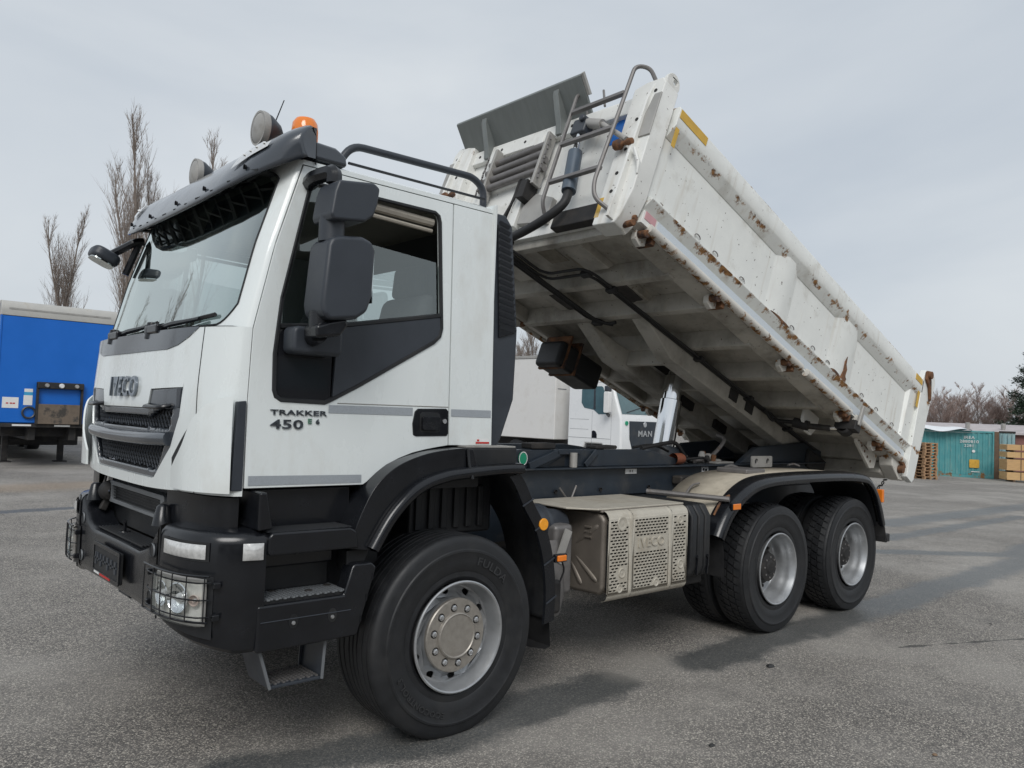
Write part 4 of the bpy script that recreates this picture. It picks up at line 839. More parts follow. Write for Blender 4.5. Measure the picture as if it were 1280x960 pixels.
ysv = sorted([-y for y in vy[1:]] + vy + [-.15, .15, -.45, .45, -.7, .7, -.88, .88, -1.0, 1.0, -1.09, 1.09, -1.14, 1.14])
mb = MB(); mb.grid([[vis(y, k/10) for k in range(11)] for y in ysv])
visor = P(mb, 'sun_visor', 'visor', sharp=50); sl_ = visor.modifiers.new('thickness', 'SOLIDIFY'); sl_.thickness = .012; sl_.offset = -1
mb = MB()
for s_ in (-1, 1): mb.grid([[vis(s_*1.165, k/10) for k in range(11)], [(-.90, s_*1.135, 2.94+.15*k/10) for k in range(11)]])
mb.grid([[vis(y, 1), (-.90, y*.975, 3.09-.04*(abs(y)/1.165)**6), (-.885, y*.96, roofz(y*.94)-.02)] for y in ysv]); mb.build('visor_top', 'visor', visor)
for s_ in (-1, 1): P(MB().prism([(-.90, 2.945), (-.90, 3.035), (-.78, 3.03), (-.72, 3.0), (-.71, 2.945)], 'y', *sorted((s_*.93, s_*1.118))), 'roof_corner_cover', 'visor', .018, seg=3)
for s_ in (-1, 1):
    mb = MB(); mb.grid([[Vector(vis(s_*(.80+.24*i/8), .24+(.06+.26*math.sin(PI*min(.97, i/8+.12))**.6)*k/4+.14*i/8))+Vector((-.007, 0, .007)) for k in range(5)] for i in range(9)]); mb.build('visor_lamp', 'clear', visor)
    for i in range(4): q = Vector(vis(s_*(.86+.045*i), .41+.026*i))+Vector((-.009, 0, .007)); MB().lathe([(.001, .006), (.006, .005), (.008, 0)], 8, 'z', q).build('lamp_diode', 'white_sticker', visor)
for y in (-.95, -.55, -.15, .3, .7): q = vis(y, .16); MB().lathe([(.001, .012), (.010, .010), (.013, -.002)], 10, 'x', (0, 0, 0)).build('visor_screw', 'blk', visor).location = (q[0]-.012, q[1], q[2])
for i in range(13):
    y = -1.0+.167*i; a, b = Vector(vis(y, .06)), Vector(gs(max(-1.06, min(1.06, y)), 2.86)); m_ = MB(); m_.bar(a, b, .022 if i % 3 else .05, .012)
    if i < 12: m_.bar(a.lerp(b, .35), Vector(vis(y+.167, .06)).lerp(Vector(gs(max(-1.06, min(1.06, y+.167)), 2.86)), .7), .018, .010)
    m_.build('visor_bracket', 'blkm', visor)
# roof fittings
for s_ in (-1, 1):
    mb = MB(); mb.tube(fillet([(-.70, s_*.985, 2.99), (-.62, s_*.985, 3.115), (.20, s_*.985, 3.135), (.285, s_*.985, 3.08), (.285, s_*.985, 2.96)], .07), .021, 10); P(mb, 'roof_rail', 'dgrey')
    mb = MB(); mb.tube([(-.66, s_*1.03, 3.0), (.26, s_*1.03, 3.005)], .008, 6); P(mb, 'roof_cable', 'blk')
def roof_lamp(x, y, z, k_):
    sc_ = lambda pr: [(a*k_, b*k_) for a, b in pr]
    m_ = MB(); m_.lathe(sc_([(.112, -.02), (.118, .0), (.105, .05), (.06, .12), (.02, .15)]), 32, 'x', (x, y, z)); o = P(m_, 'roof_lamp', 'dgrey', sharp=40)
    m_ = MB(); m_.lathe(sc_([(.001, -.045), (.06, -.04), (.10, -.025), (.112, -.015)]), 32, 'x', (x, y, z)); m_.build('lens', 'lgrey', o)
    m_ = MB(); m_.lathe(sc_([(.104, -.025), (.118, -.026), (.121, -.005), (.116, .02)]), 32, 'x', (x, y, z)); m_.build('bezel', 'lgrey', o)
    MB().box(x+.01, x+.07, y-.03, y+.03, z-.2, z-.06).build('bracket', 'blk', o, .01)
roof_lamp(-.93, -.55, 3.225, .80); roof_lamp(-.99, .24, 3.125, .74)
mb = MB(); mb.lathe([(.072, -.12), (.072, .02), (.068, .06), (.052, .085), (.001, .098)], 28, 'z', (-.74, -.68, 3.21)); bc = P(mb, 'beacon', 'orange', sharp=40)
MB().lathe([(.09, -.2), (.09, -.12), (.078, -.115)], 28, 'z', (-.74, -.68, 3.21)).build('beacon_base', 'blk', bc)
MB().lathe([(.04, -.1), (.04, .05), (.001, .06)], 16, 'z', (-.74, -.68, 3.21)).build('beacon_reflector', 'amber', bc)
P(MB().tube([(-.86, -.5, 3.09), (-.845, -.5, 3.26), (-.785, -.5, 3.44)], [.007, .004, .003], 6), 'antenna', 'blk')
# ---- mirrors
def mirror(s_):
    y = s_*1.33
    m_ = MB(); m_.prism([(-.975, 2.15), (-.985, 2.20), (-.965, 2.47), (-.945, 2.505), (-.91, 2.52), (-.79, 2.535), (-.735, 2.52), (-.715, 2.48), (-.722, 2.26), (-.745, 2.185), (-.80, 2.145), (-.94, 2.125)], 'y', y-.10, y+.09); o = P(m_, 'mirror', 'dgrey', .024, seg=4)
    m_ = MB(); m_.prism([(-.945, 2.585), (-.96, 2.61), (-.945, 2.72), (-.925, 2.775), (-.74, 2.80), (-.705, 2.78), (-.715, 2.70), (-.735, 2.64), (-.78, 2.605)], 'y', y-.10, y+.09); m_.build('mirror_head', 'dgrey', o, .022, 4)
    m_ = MB(); m_.tube([(-.90, y+s_*.0, 2.50), (-.90, y, 2.62)], .06, 12); m_.build('mirror_neck', 'dgrey', o)
    m_ = MB(); m_.tube(fillet([(-.90, y, 2.78), (-.90, y, 2.835), (-.93, s_*1.20, 2.83), (-.91, s_*1.10, 2.82)], .04), .038, 8); m_.build('mirror_arm', 'blk', o)
    m_ = MB(); m_.prism([(-.985, 2.04), (-.99, 2.10), (-.93, 2.125), (-.84, 2.15), (-.82, 2.12), (-.86, 2.06)], 'y', y-.07, y+.07); m_.build('mirror_foot', 'blk', o, .02)
    m_ = MB(); m_.tube([(-.94, y, 2.17), (-.94, y, 2.06)], .05, 10); m_.build('mirror_post', 'blk', o)
    m_ = MB(); m_.prism(rounded(-1.025, -.765, 1.975, 2.105, .03), 'y', s_*1.13, s_*1.25); m_.build('mirror_base', 'dgrey', o, .02, 3)
    m_ = MB(); m_.tube([(-.94, y-s_*.0, 2.07), (-.92, s_*1.2, 2.05)], .045, 10); m_.build('mirror_lower_arm', 'blk', o)
    for (x0, z0, x1, z1) in ((-.98, 2.2, -.75, 2.5), (-.97, 2.62, -.74, 2.76)): pass
    m_ = MB(); m_.box(-.722, -.716, y-.085, y+.075, 2.23, 2.48); m_.build('mirror_glass', 'mirror', o)
mirror(-1); mirror(1)
# front kerb mirror on the far corner
a = Vector(gs(.98, 2.78, .02)); e = Vector((-1.285, 1.06, 2.645)); m_ = MB(); m_.tube(fillet([a, a+Vector((-.05, .0, -.01)), e+Vector((.03, 0, .03))], .03), .026, 8); fm = P(m_, 'front_mirror_arm', 'blk')
mm = Matrix.Translation(e) @ Matrix.Rotation(rad(25), 4, 'Y'); m_ = MB(mm); m_.prism([(q[0], q[1]) for q in rounded(-.10, .08, -.10, .10, .06, 5)], 'z', -.03, .05); m_.build('mirror_housing', 'dgrey', fm, .03, 4)
m_ = MB(mm); m_.prism(rounded(-.085, .065, -.085, .085, .05, 5), 'z', -.036, -.03); m_.build('mirror_glass', 'mirror', fm)
m_ = MB(); m_.tube([a+Vector((-.02, 0, 0)), Vector(gs(.99, 2.55, .05))], .022, 8); m_.build('support_rod', 'blk', fm)
# ---- cab interior
mb = MB(); mb.box(-1.12, .27, -1.06, 1.06, 1.30, 1.36); P(mb, 'cab_floor', 'inner')
mb = MB(); mb.prism([(-1.21, 1.5), (-1.21, 2.03), (-1.12, 2.09), (-.93, 2.07), (-.86, 1.98), (-.80, 1.75), (-.9, 1.45)], 'y', -1.06, 1.06); P(mb, 'dashboard', 'inner', .03, seg=3)
mb = MB(); mb.box(-1.0, .26, -1.05, 1.05, 2.86, 2.90); P(mb, 'headliner', 'cream')
mb = MB(); mb.panel([(-1.06, 1.36), (1.06, 1.36), (1.06, 2.88), (-1.06, 2.88)], [rounded(-.44, .44, 2.30, 2.68, .05)], lambda y, z, d: (.24-d, y, z), .02); P(mb, 'rear_trim', 'inner')
for y in (-.58, .58):
    mb = MB(); mb.prism([(-.50, 1.72), (-.52, 1.86), (-.12, 1.84), (-.10, 1.68)], 'y', y-.25, y+.25); st = P(mb, 'seat', 'seat', .04, seg=3)
    mb = MB(); mb.prism([(-.14, 1.80), (.0, 2.42), (.10, 2.44), (.07, 1.8)], 'y', y-.24, y+.24); mb.build('seat_back', 'seat', st, .05, 3)
    mb = MB(); mb.prism([(.0, 2.42), (.02, 2.62), (.09, 2.62), (.10, 2.42)], 'y', y-.14, y+.14); mb.build('headrest', 'seat', st, .04, 3)
    MB().box(-.45, -.1, y-.2, y+.2, 1.36, 1.72).build('seat_base', 'inner', st, .02)
cw = Matrix.Translation((-.72, -.58, 2.02)) @ Matrix.Rotation(rad(-58), 4, 'Y'); m_ = MB(cw); m_.tube([(.22*math.cos(2*PI*k/28), .22*math.sin(2*PI*k/28), 0) for k in range(29)], .016, 8, caps=False); m_.bar((-.21, 0, 0), (.21, 0, 0), .05, .02); m_.bar((0, -.21, 0), (0, 0, 0), .05, .02); m_.tube([(0, 0, 0), (0, 0, -.3)], .035, 8); P(m_, 'steering_wheel', 'blkm')
for y in (-.55, .5):
    mb = MB(); mb.grid([[(gs(y+.36*i, 2.66+.20*k)[0]+.06, y+.36*i, 2.66+.2*k) for k in (0, 1)] for i in (-1, 1)]); P(mb, 'sun_blind', 'inner')
m_ = MB(); a = Vector(gs(.10, 2.62, -.06)); m_.box(a.x-.015, a.x+.02, .0-.12, .12, 2.53, 2.60); P(m_, 'inside_mirror', 'blk', .012)
# ---- front lower body
for s_ in (-1, 1):
    mb = MB(); r_ = sorted((s_*.64, s_*1.15)); cols(mb, ycols(*r_), cst(1.10), cst(1.30), 2, fs, -.03); P(mb, 'lower_corner_panel', 'blk')
mb = MB(); mb.box(-1.26, -1.0, -.66, .66, 1.0, 1.32); P(mb, 'lower_body', 'blkm')
mb = MB(); mb.panel(rounded(-.50, .50, 1.125, 1.25, .02), [rounded(-.445, .445, 1.145, 1.225, .012)], lambda y, z, d: (-1.315-d, y, z), .05); lg = P(mb, 'lower_grille', 'lgrey', .006)
lg.data.materials.clear(); lg.data.materials.append(MT['grey'])
MB().box(-1.29, -1.27, -.46, .46, 1.14, 1.23).build('grille_backing', 'blkm', lg)
mb = MB()
for k in range(5): mb.box(-1.305, -1.30, -.46, .46, 1.15+k*.016, 1.153+k*.016)
mb.build('grille_slats', 'blkm', lg)
FAR[0] = .80
# bumper: swept section round the corners
bpl = [(-1.42, .60), (-1.42, .80), (-1.415, .90), (-1.40, 1.0), (-1.37, 1.085), (-1.32, 1.155), (-1.26, 1.20), (-1.19, 1.232), (-1.105, 1.25)]
def bnorm(i, pl):
    a, b = Vector(pl[max(i-1, 0)]), Vector(pl[min(i+1, len(pl)-1)]); d = (b-a).normalized(); return Vector((-d.y, d.x))   # outward for this winding
bsp = [tuple(q) for q in spline(bpl, 4)]
prof = [(-.22, 1.165), (-.06, 1.160), (-.025, 1.150), (-.006, 1.130), (0, 1.105), (.004, .95), (0, .76), (-.012, .725), (-.035, .705), (-.22, .69)]
def bpos(k, off, z, s_):
    if z < .77: z -= .088*max(0, min(1, (k-4)/22.))*(1-max(0, (z-.74))/.03 if z > .74 else 1)
    q = bsp[k]; n = bnorm(k, bsp); return (q[0]+n.x*off, s_*(q[1]+n.y*off), z)
arc = [0.]
for i in range(1, len(bsp)): arc.append(arc[-1]+math.hypot(bsp[i][0]-bsp[i-1][0], bsp[i][1]-bsp[i-1][1]))
def bat(s0, off, z, s_):
    """point on the bumper skin, s0 = arc length from |y| = .60"""
    for i in range(1, len(arc)):
        if s0 <= arc[i] or i == len(arc)-1:
            t = (s0-arc[i-1])/(arc[i]-arc[i-1]); return Vector(bpos(i-1, off, z, s_)).lerp(Vector(bpos(i, off, z, s_)), t)
for s_ in (-1, 1):
    st_ = [i for i, a in enumerate(arc) if a >= .16]
    mb = MB(); mb.grid([[bpos(i, o_, z, s_) for o_, z in prof] for i in st_])
    mb.add([bpos(st_[0], o_, z, s_) for o_, z in prof], [tuple(range(len(prof)))]); bump = P(mb, 'bumper_corner', 'blk', sharp=32)
    # headlight with reflector, lens and wire cage
    def cell(s0, s1, z0, z1, off, n=8, nz=4): return [[bat(s0+(s1-s0)*i/n, off, z0+(z1-z0)*k/nz, s_) for k in range(nz+1)] for i in range(n+1)]
    mb = MB(); mb.grid(cell(.14, .60, .745, .965, .006)); mb.build('headlight_surround', 'blkm', bump)
    hl = MB(); hl.grid(cell(.245, .565, .765, .945, .010)); hl = P(hl, 'headlight', 'refl')
    ed = [bat(.245+.32*i/8, .014, .945, s_) for i in range(9)] + [bat(.565, .014, .765+.18*k/4, s_) for k in (3, 2, 1)] + [bat(.565-.32*i/8, .014, .765, s_) for i in range(9)] + [bat(.245, .014, .765+.18*k/4, s_) for k in (1, 2, 3)]
    MB().tube(ed+[ed[0]], .011, 6, caps=False).build('headlight_rim', 'lgrey', hl)
    for (sc_, rr, m_) in ((.32, .060, 'chrome'), (.445, .070, 'chrome'), (.53, .026, 'bulb')):
        c0 = bat(sc_, .012, .862, s_); nn = (bat(sc_, .03, .862, s_)-c0).normalized(); R_ = nn.to_track_quat('Z', 'Y').to_matrix().to_4x4(); R_.translation = c0
        b_ = MB(R_); b_.lathe([(rr, .022), (rr*.92, .024), (rr*.7, .008), (rr*.35, .003), (.001, .003)], 24, 'z'); b_.build('lamp_bowl', m_, hl)
        b_ = MB(R_); b_.lathe([(rr*.32, .004), (rr*.26, .018), (.001, .024)], 14, 'z'); b_.build('lamp_bulb', 'clear', hl)
    mb = MB(); mb.grid(cell(.242, .568, .763, .947, .040)); mb.build('headlight_lens', 'lglass', hl)
    cg = MB()
    for z in (.785, .86, .935): cg.tube([bat(.135+.46*i/10, .044-.02*(i == 10)-.02*(i == 0), z+.006, s_) for i in range(11)], .0035, 5)
    for sc_ in (.16, .27, .35, .43, .505, .58): cg.tube([bat(sc_, .051, .772, s_), bat(sc_, .053, .85, s_), bat(sc_, .051, .968, s_)], .003, 5)
    for z in (.772, .972): cg.tube([bat(.135+.46*i/10, .047, z, s_) for i in range(11)], .005, 5)
    cg = P(cg, 'headlight_guard', 'blk')
    for z in (.79, .93):
        for sc_ in (.145, .615): c0 = bat(sc_, .02, z, s_); MB().box(c0.x-.016, c0.x+.016, c0.y-.016, c0.y+.016, c0.z-.014, c0.z+.014).build('guard_clip', 'blk', cg, .005)
    # indicator and side marker
    mb = MB(); mb.grid(cell(.26, .575, 1.028, 1.112, .007)); mb.build('indicator_surround', 'blkm', bump)
    il = MB(); il.grid([[bat(.275+.285*i/8, .012+.010*math.sin(PI*i/8)**.4*math.sin(PI*k/4)**.4, 1.038+.064*k/4, s_) for k in range(5)] for i in range(9)]); il = P(il, 'indicator', 'clear')
    sm = MB(); sm.grid([[bat(.715+.088*i/5, .010+.014*math.sin(PI*i/5)**.5*math.sin(PI*k/4)**.5, 1.035+.075*k/4, s_) for k in range(5)] for i in range(6)]); sm = P(sm, 'side_marker', 'clear')
    # towing eyes beside the plate
    for z in (.80, 1.02):
        b_ = MB(); b_.lathe([(.030, -.006), (.034, .0), (.030, .004)], 18, 'x', (-1.421, s_*.70, z)); b_.build('tow_hole_rim', 'grey', bump); MB().prism(circle(s_*.70, z, .030, 16, .034), 'x', -1.424, -1.40).build('tow_hole', 'blkm', bump)
    MB().tube([bpos(st_[0], .003, z, s_) for z in (.72, .9, 1.1, 1.15)], .004, 5).build('bumper_gap', 'blkm', bump)
# centre section with step
csec = lambda y: lin(abs(y), [0, .46, .60, .70, .757], [.985, .985, 1.02, 1.10, 1.15])
ysb = sorted(set([round(-.757+.0757*k, 4) for k in range(21)] + [-.46, .46, -.52, .52, -.65, .65]))
mb = MB(); rows = []
for y in ysb:
    t = csec(y); x = -1.42+.012*(1-(abs(y)/.757)**2); rows.append([(-1.2, y, .70), (x+.035, y, .705), (x+.012, y, .725), (x, y, .76), (x, y, t-.03), (x+.008, y, t-.01), (x+.03, y, t), (-1.34+.0*y, y, t+.004), (-1.27, y, t+.008)])
mb.grid(rows); bc_ = P(mb, 'bumper_centre', 'blk', sharp=35)
for k in range(7): MB().box(-1.39+k*.017, -1.381+k*.017, -.44, .44, .990, .998).build('step_rib', 'blkm', bc_, .002)
MB().tube(fillet([(-1.33, .08, .985), (-1.33, .08, 1.06), (-1.345, .02, 1.06)], .02), .009, 6).build('tow_pin', 'blk', bc_); MB().lathe([(.035, 0), (.03, .012), (.001, .012)], 10, 'z', (-1.33, .08, .99)).build('pin_washer', 'blk', bc_)
pl_ = MB(); pl_.box(-1.445, -1.425, -.28, .25, .775, .935); pl_ = P(pl_, 'number_plate_holder', 'blkm', .006)
MB().panel(rounded(-.285, .255, .77, .94, .012), [rounded(-.265, .235, .79, .92, .006)], lambda y, z, d: (-1.450-d, y, z), .008).build('holder_frame', 'blk', pl_, .002)
mb = MB()
for k, y in enumerate((-.21, -.14, -.07, .0, .07, .14, .19)): mb.box(-1.450, -1.445, y-.018, y+.012, .82+(k % 2)*.02, .885)
mb.box(-1.450, -1.445, -.25, .22, .85, .858); mb.build('holder_ribs', 'dgrey', pl_)
mb = MB(); mb.box(-1.452, -1.449, -.14, .06, .774, .784); mb.build('holder_print', 'red', pl_); MB().box(-1.452, -1.449, .08, .20, .774, .784).build('holder_print', 'white_sticker', pl_)
for s_ in (-1, 1):   # cab tilt hooks between grille and bumper
    mb = MB(); mb.lathe([(.02, -.07), (.05, -.05), (.062, 0), (.05, .05), (.02, .07)], 16, 'y', (-1.31, s_*.60, 1.185)); hk = P(mb, 'cab_mount', 'dark')
    MB().bar((-1.31, s_*.62, 1.14), (-1.34, s_*.62, 1.07), .05, .04).build('mount_arm', 'dark', hk, .008); MB().lathe([(.05, 0), (.03, .09), (.018, .1), (.001, .1)], 14, 'z', (-1.37, s_*.66, 1.13)).build('mount_cap', 'blk', hk)
    MB().bar((-1.33, s_*.72, 1.16), (-1.30, s_*.74, 1.27), .012, .012).build('mount_pin', 'steel', hk)

FAR[0] = .92
# ---- entrance steps, both sides
def step_side(s_):
    Y = lambda y: s_*y
    def bx(mb, x0, x1, y0, y1, z0, z1): a, b = sorted((s_*y0, s_*y1)); mb.box(x0, x1, a, b, z0, z1); return mb
    o = P(bx(MB(), -1.14, -.52, 1.0, 1.06, .62, 1.335), 'step_housing', 'blkm', .006)
    m_ = MB(); m_.prism([(-1.145, 1.16), (-1.145, 1.335), (-1.11, 1.335), (-1.075, 1.165)], 'y', *sorted((s_*1.02, s_*1.245))); m_.build('housing_cheek', 'blk', o, .01)
    m_ = bx(MB(), -1.10, -.60, 1.06, 1.10, 1.15, 1.338); m_.build('upper_back_panel', 'blk', o, .012)
    m_ = MB(); a, b = sorted((s_*1.02, s_*1.275)); m_.prism([(-1.105, 1.075), (-1.105, 1.135), (-1.09, 1.155), (-.69, 1.155), (-.655, 1.135), (-.64, 1.05), (-1.10, 1.05)], 'y', a, b); up_ = m_.build('upper_step', 'blk', o, .016, 3)
    for i in range(20):
        for k in range(7): pass
    tm = MB()
    for i in range(24):
        for k in range(9): x = -1.10+.018*i; y = s_*(1.095+.019*k+(.009 if i % 2 else 0)); tm.add([(x-.007, y-.007, 1.155), (x+.007, y-.007, 1.155), (x+.007, y+.007, 1.155), (x-.007, y+.007, 1.155), (x, y, 1.161)], [(0, 1, 4), (1, 2, 4), (2, 3, 4), (3, 0, 4)])
    t_ = tm.build('step_tread', 'blkm', o, weld=False); t_['kind'] = 'stuff'
    bx(MB(), -1.11, -.70, 1.05, 1.13, .97, 1.05).build('riser', 'blk', o, .01)
    bx(MB(), -1.12, -.70, 1.05, 1.09, .85, .97).build('mid_back_panel', 'blkm', o, .01)
    bx(MB(), -1.13, -.66, 1.02, 1.24, .825, .845).build('lower_step', 'blkm', o, .004)
    tm = MB()
    for i in range(21):
        for k in range(8): x = -1.105+.0205*i; y = s_*(1.08+.022*k+(.011 if i % 2 else 0)); tm.box(x-.0065, x+.0065, *sorted((y-s_*.008, y+s_*.008)), .845, .853)
    t_ = tm.build('step_tread', 'lgrey', o, weld=False); t_['kind'] = 'stuff'; t_.data.materials.clear(); t_.data.materials.append(MT['grey'])
    for (x, y) in ((-1.0, 1.10), (-.85, 1.18), (-.72, 1.12)): MB().lathe([(.001, .012), (.018, .010), (.022, 0)], 10, 'z', (x, s_*y, .846)).build('step_bolt', 'dark', o)
    m_ = MB(); m_.prism([(-1.135, .615), (-1.135, .828), (-.70, .828), (-.665, .955), (-.645, .972), (-.55, .972), (-.52, .945), (-.615, .62)], 'y', *sorted((s_*1.16, s_*1.255))); m_.build('step_fascia', 'blk', o, .014, 3)
    m_ = MB(); m_.prism([(-.665, 1.03), (-.535, 1.03), (-.565, .955), (-.66, .93)], 'y', *sorted((s_*1.1, s_*1.2))); m_.build('riser_web', 'blkm', o, .006)
    for z, xa in ((.90, -.545), (.80, -.575), (.70, -.603)): MB().bar((xa, s_*1.258, z), (xa+.035, s_*1.10, z+.004), .006, .03).build('fascia_rib', 'blk', o)
    m_ = MB(); m_.tube([(-1.12, s_*1.257, .752), (-.66, s_*1.257, .752)], .0025, 4); m_.build('fascia_line', 'dgrey', o)
    for x in (-.96, -.76): MB().prism(circle(x, .74, .024, 14, .034), 'y', *sorted((s_*1.25, s_*1.257))).build('fascia_hole', 'blkm', o); MB().lathe([(.001, -.004), (.008, -.003), (.010, .002)], 10, 'y', (x, s_*1.260, .732)).build('fascia_bolt', 'alu', o)
    # hanging rubber step
    hs = bx(MB(), -1.035, -.775, .98, 1.2, .425, .44).build('hanging_step', 'dgrey', o, .004)
    for xa, xb in ((-1.035, -1.10), (-.772, -.762)): MB().bar((xa, s_*1.09, .43), (xb, s_*1.09, .63), .22, .008, (1, 0, 0)).build('step_hanger', 'dgrey', o, .003); MB().tube([(xa, s_*1.205, .43), (xb, s_*1.205, .63)], .008, 6).build('hanger_edge', 'grey', o)
    m_ = MB(); m_.panel([(-1.04, .44), (-1.10, .62), (-1.08, .62), (-1.02, .44)], [], lambda x, z, d: (x, s_*(1.0+d), z), .01); m_.build('step_hanger', 'dgrey', o); m_ = MB(); m_.panel([(-.79, .44), (-.785, .62), (-.765, .62), (-.77, .44)], [], lambda x, z, d: (x, s_*(1.0+d), z), .01); m_.build('step_hanger', 'dgrey', o)
    tm = MB()
    for i in range(12):
        for k in range(8): x = -1.02+.021*i; y = s_*(1.0+.024*k+(.012 if i % 2 else 0)); tm.box(x-.006, x+.006, *sorted((y-s_*.008, y+s_*.008)), .44, .446)
    t_ = tm.build('step_tread', 'steel', o, weld=False); t_['kind'] = 'stuff'
    # fender over the front wheel
    lipc = spline([(-.535, 1.02), (-.43, 1.18), (-.29, 1.302), (-.13, 1.355), (.02, 1.372), (.20, 1.385), (.34, 1.39), (.42, 1.388)], 5)
    ou = [(-.675, 1.045), (-.66, 1.12), (-.62, 1.22), (-.555, 1.335), (-.47, 1.415), (-.36, 1.472), (-.20, 1.515), (-.02, 1.535), (.015, 1.53)]
    inn = [(q.x, q.y) for q in lipc if q.x < .02]
    m_ = MB(); fo = [Vector((x, s_*1.262, z)) for x, z in spline(ou, 4)]
    m_ = MB(); m_.prism([tuple(q) for q in spline(ou, 4)] + [(.02, 1.42)] + [(q.x-.035*0, q.y+.045) for q in reversed(lipc) if q.x < 0] + [(-.57, 1.03)], 'y', *sorted((s_*1.02, s_*1.255))); fe = m_.build('fender', 'blk', TR, .03, 4)
    rows = []
    for i, q in enumerate(lipc):
        a, b = lipc[max(i-1, 0)], lipc[min(i+1, len(lipc)-1)]; d = (b-a).normalized(); n = Vector((-d.y, d.x))
        rows.append([(q.x+n.x*r, s_*y, q.y+n.y*r) for r, y in ((0, 1.0), (0, 1.285), (.012, 1.298), (.035, 1.302), (.055, 1.29), (.062, 1.262), (.05, 1.24))])
    m_ = MB(); m_.grid(rows); m_.build('fender_lip', 'blk', fe, sharp=50)
    m_ = MB(); m_.tube([(.025, s_*1.262, 1.53), (.03, s_*1.27, 1.45), (.035, s_*1.30, 1.37)], .008, 6); m_.build('fender_gap', 'blkm', fe)
    bx(MB(), .04, .43, .72, 1.215, 1.40, 1.535).build('rear_fender_box', 'blkm', fe, .01)
    m_ = MB(); m_.prism([(.045, 1.40), (.045, 1.535), (.075, 1.53), (.12, 1.40)], 'y', *sorted((s_*1.2, s_*1.25))); m_.build('fender_cheek', 'blk', fe, .006)
    # rear half of the mudguard with flap
    gc = spline([(.36, 1.42), (.44, 1.345), (.53, 1.20), (.635, 1.05), (.70, .87), (.728, .68), (.722, .50)], 5); rows = []; rim = []
    for q in gc: rows.append([(q.x, s_*1.25, q.y), (q.x+.004, s_*.86, q.y)])
    m_ = MB(); m_.grid(rows); gd = P(m_, 'front_mudguard', 'blkm'); so_ = gd.modifiers.new('thickness', 'SOLIDIFY'); so_.thickness = .012
    m_ = MB(); m_.grid([[(q.x-.075*(1 if i > 6 else .6), s_*1.252, q.y-.01), (q.x-.07, s_*1.266, q.y-.01), (q.x+.008, s_*1.268, q.y+.004), (q.x+.018, s_*1.24, q.y+.006)] for i, q in enumerate(gc) if i > 2]); m_.build('mudguard_rim', 'blk', gd, sharp=40)
    for i in (9, 14, 20, 26): q = gc[i]; MB().bar((q.x-.07, s_*1.270, q.y-.03), (q.x+.015, s_*1.270, q.y+.01), .006, .008).build('rim_seam', 'dgrey', gd)
    m_ = MB(); m_.grid([[(.722+.005*k, s_*y, .52-.045*k) for k in range(5)] + [(.70, s_*y, .31+(.02 if y > 1.1 else 0))] for y in (1.235, 1.1, .95, .87)]); m_.build('mud_flap', 'rubber', gd)
    m_ = MB(); m_.prism(circle(.615, 1.085, .036, 22), 'y', *sorted((s_*1.262, s_*1.276))); m_.build('round_reflector', 'amber', gd, .004)
    return o
step_side(-1); step_side(1)
# orange side marker between mudguard and exhaust box
mb = MB(); mb.box(.73, .83, -1.268, -1.24, .845, .895); sm = P(mb, 'side_marker_lamp', 'blk', .006); MB().box(.742, .818, -1.278, -1.26, .852, .888).build('lens', 'orange', sm, .006)
mb = MB(); mb.tube(fillet([(.85, -1.2, .84), (.88, -1.2, .78), (.86, -1.18, .70)], .03), .006, 6); mb.build('marker_wire', 'rubber', sm)

# ---- chassis
FAR[0] = 1.0
ch = P(MB().box(-1.05, 5.62, -.445, -.375, .83, 1.11), 'chassis_rail', 'chassis', .008); P(MB().box(-1.05, 5.62, .375, .445, .83, 1.11), 'chassis_rail', 'chassis', .008)
for s_ in (-1, 1):
    sf = P(MB().box(.45, 5.62, *sorted((s_*.40, s_*.47)), 1.115, 1.335), 'subframe_rail', 'chassis', .01)
    m_ = MB(); m_.box(.45, 5.6, *sorted((s_*.36, s_*.53)), 1.335, 1.347); m_.build('subframe_flange', 'chassis', sf, .003)
    m_ = MB(); m_.prism([(1.10, 1.347), (1.10, 1.475), (1.16, 1.482), (2.50, 1.482), (2.72, 1.46), (3.02, 1.40), (3.06, 1.347)], 'y', *sorted((s_*.41, s_*.46))); u_ = m_.build('tipping_bracket', 'chassis', sf, .008)
    m_ = MB(); m_.bar((1.22, s_*.475, 1.36), (1.52, s_*.475, 1.46), .03, .06).bar((1.5, s_*.475, 1.465), (1.75, s_*.475, 1.465), .03, .04).bar((1.82, s_*.475, 1.36), (1.95, s_*.475, 1.47), .014, .05); m_.build('bracket_brace', 'chassis', sf, .006)
    MB().tube([(1.66, s_*.50, 1.35), (1.66, s_*.50, 1.46)], .03, 10).build('bracket_post', 'lgrey', sf); m_ = MB(); m_.panel([(1.42, 1.36), (1.60, 1.44), (1.60, 1.36)], [], lambda x, z, d: (x, s_*(.466+d), z)); m_.build('bracket_opening', 'blkm', sf)
    m_ = MB(); m_.prism([(4.0, 1.347), (4.3, 1.50), (5.3, 1.56), (5.62, 1.46), (5.62, 1.2), (5.3, 1.2), (5.0, 1.347)], 'y', *sorted((s_*.40, s_*.46))); m_.build('hinge_bracket', 'chassis', sf, .01)
    for x in (1.0, 1.5, 2.0, 2.6, 3.1, 3.9, 4.4, 5.1): MB().lathe([(.001, .014), (.014, .012), (.016, 0)], 6, 'y', (x, s_*.472 if s_ > 0 else -.486, 1.17)).build('frame_bolt', 'dark', sf)
for x in (-.7, .9, 2.0, 3.0, 4.15, 5.5): P(MB().box(x-.05, x+.05, -.38, .38, .88, 1.08), 'cross_member', 'chassis', .01)
P(MB().box(5.60, 5.66, -1.0, 1.0, .55, .68), 'underrun_bar', 'chassis', .02)
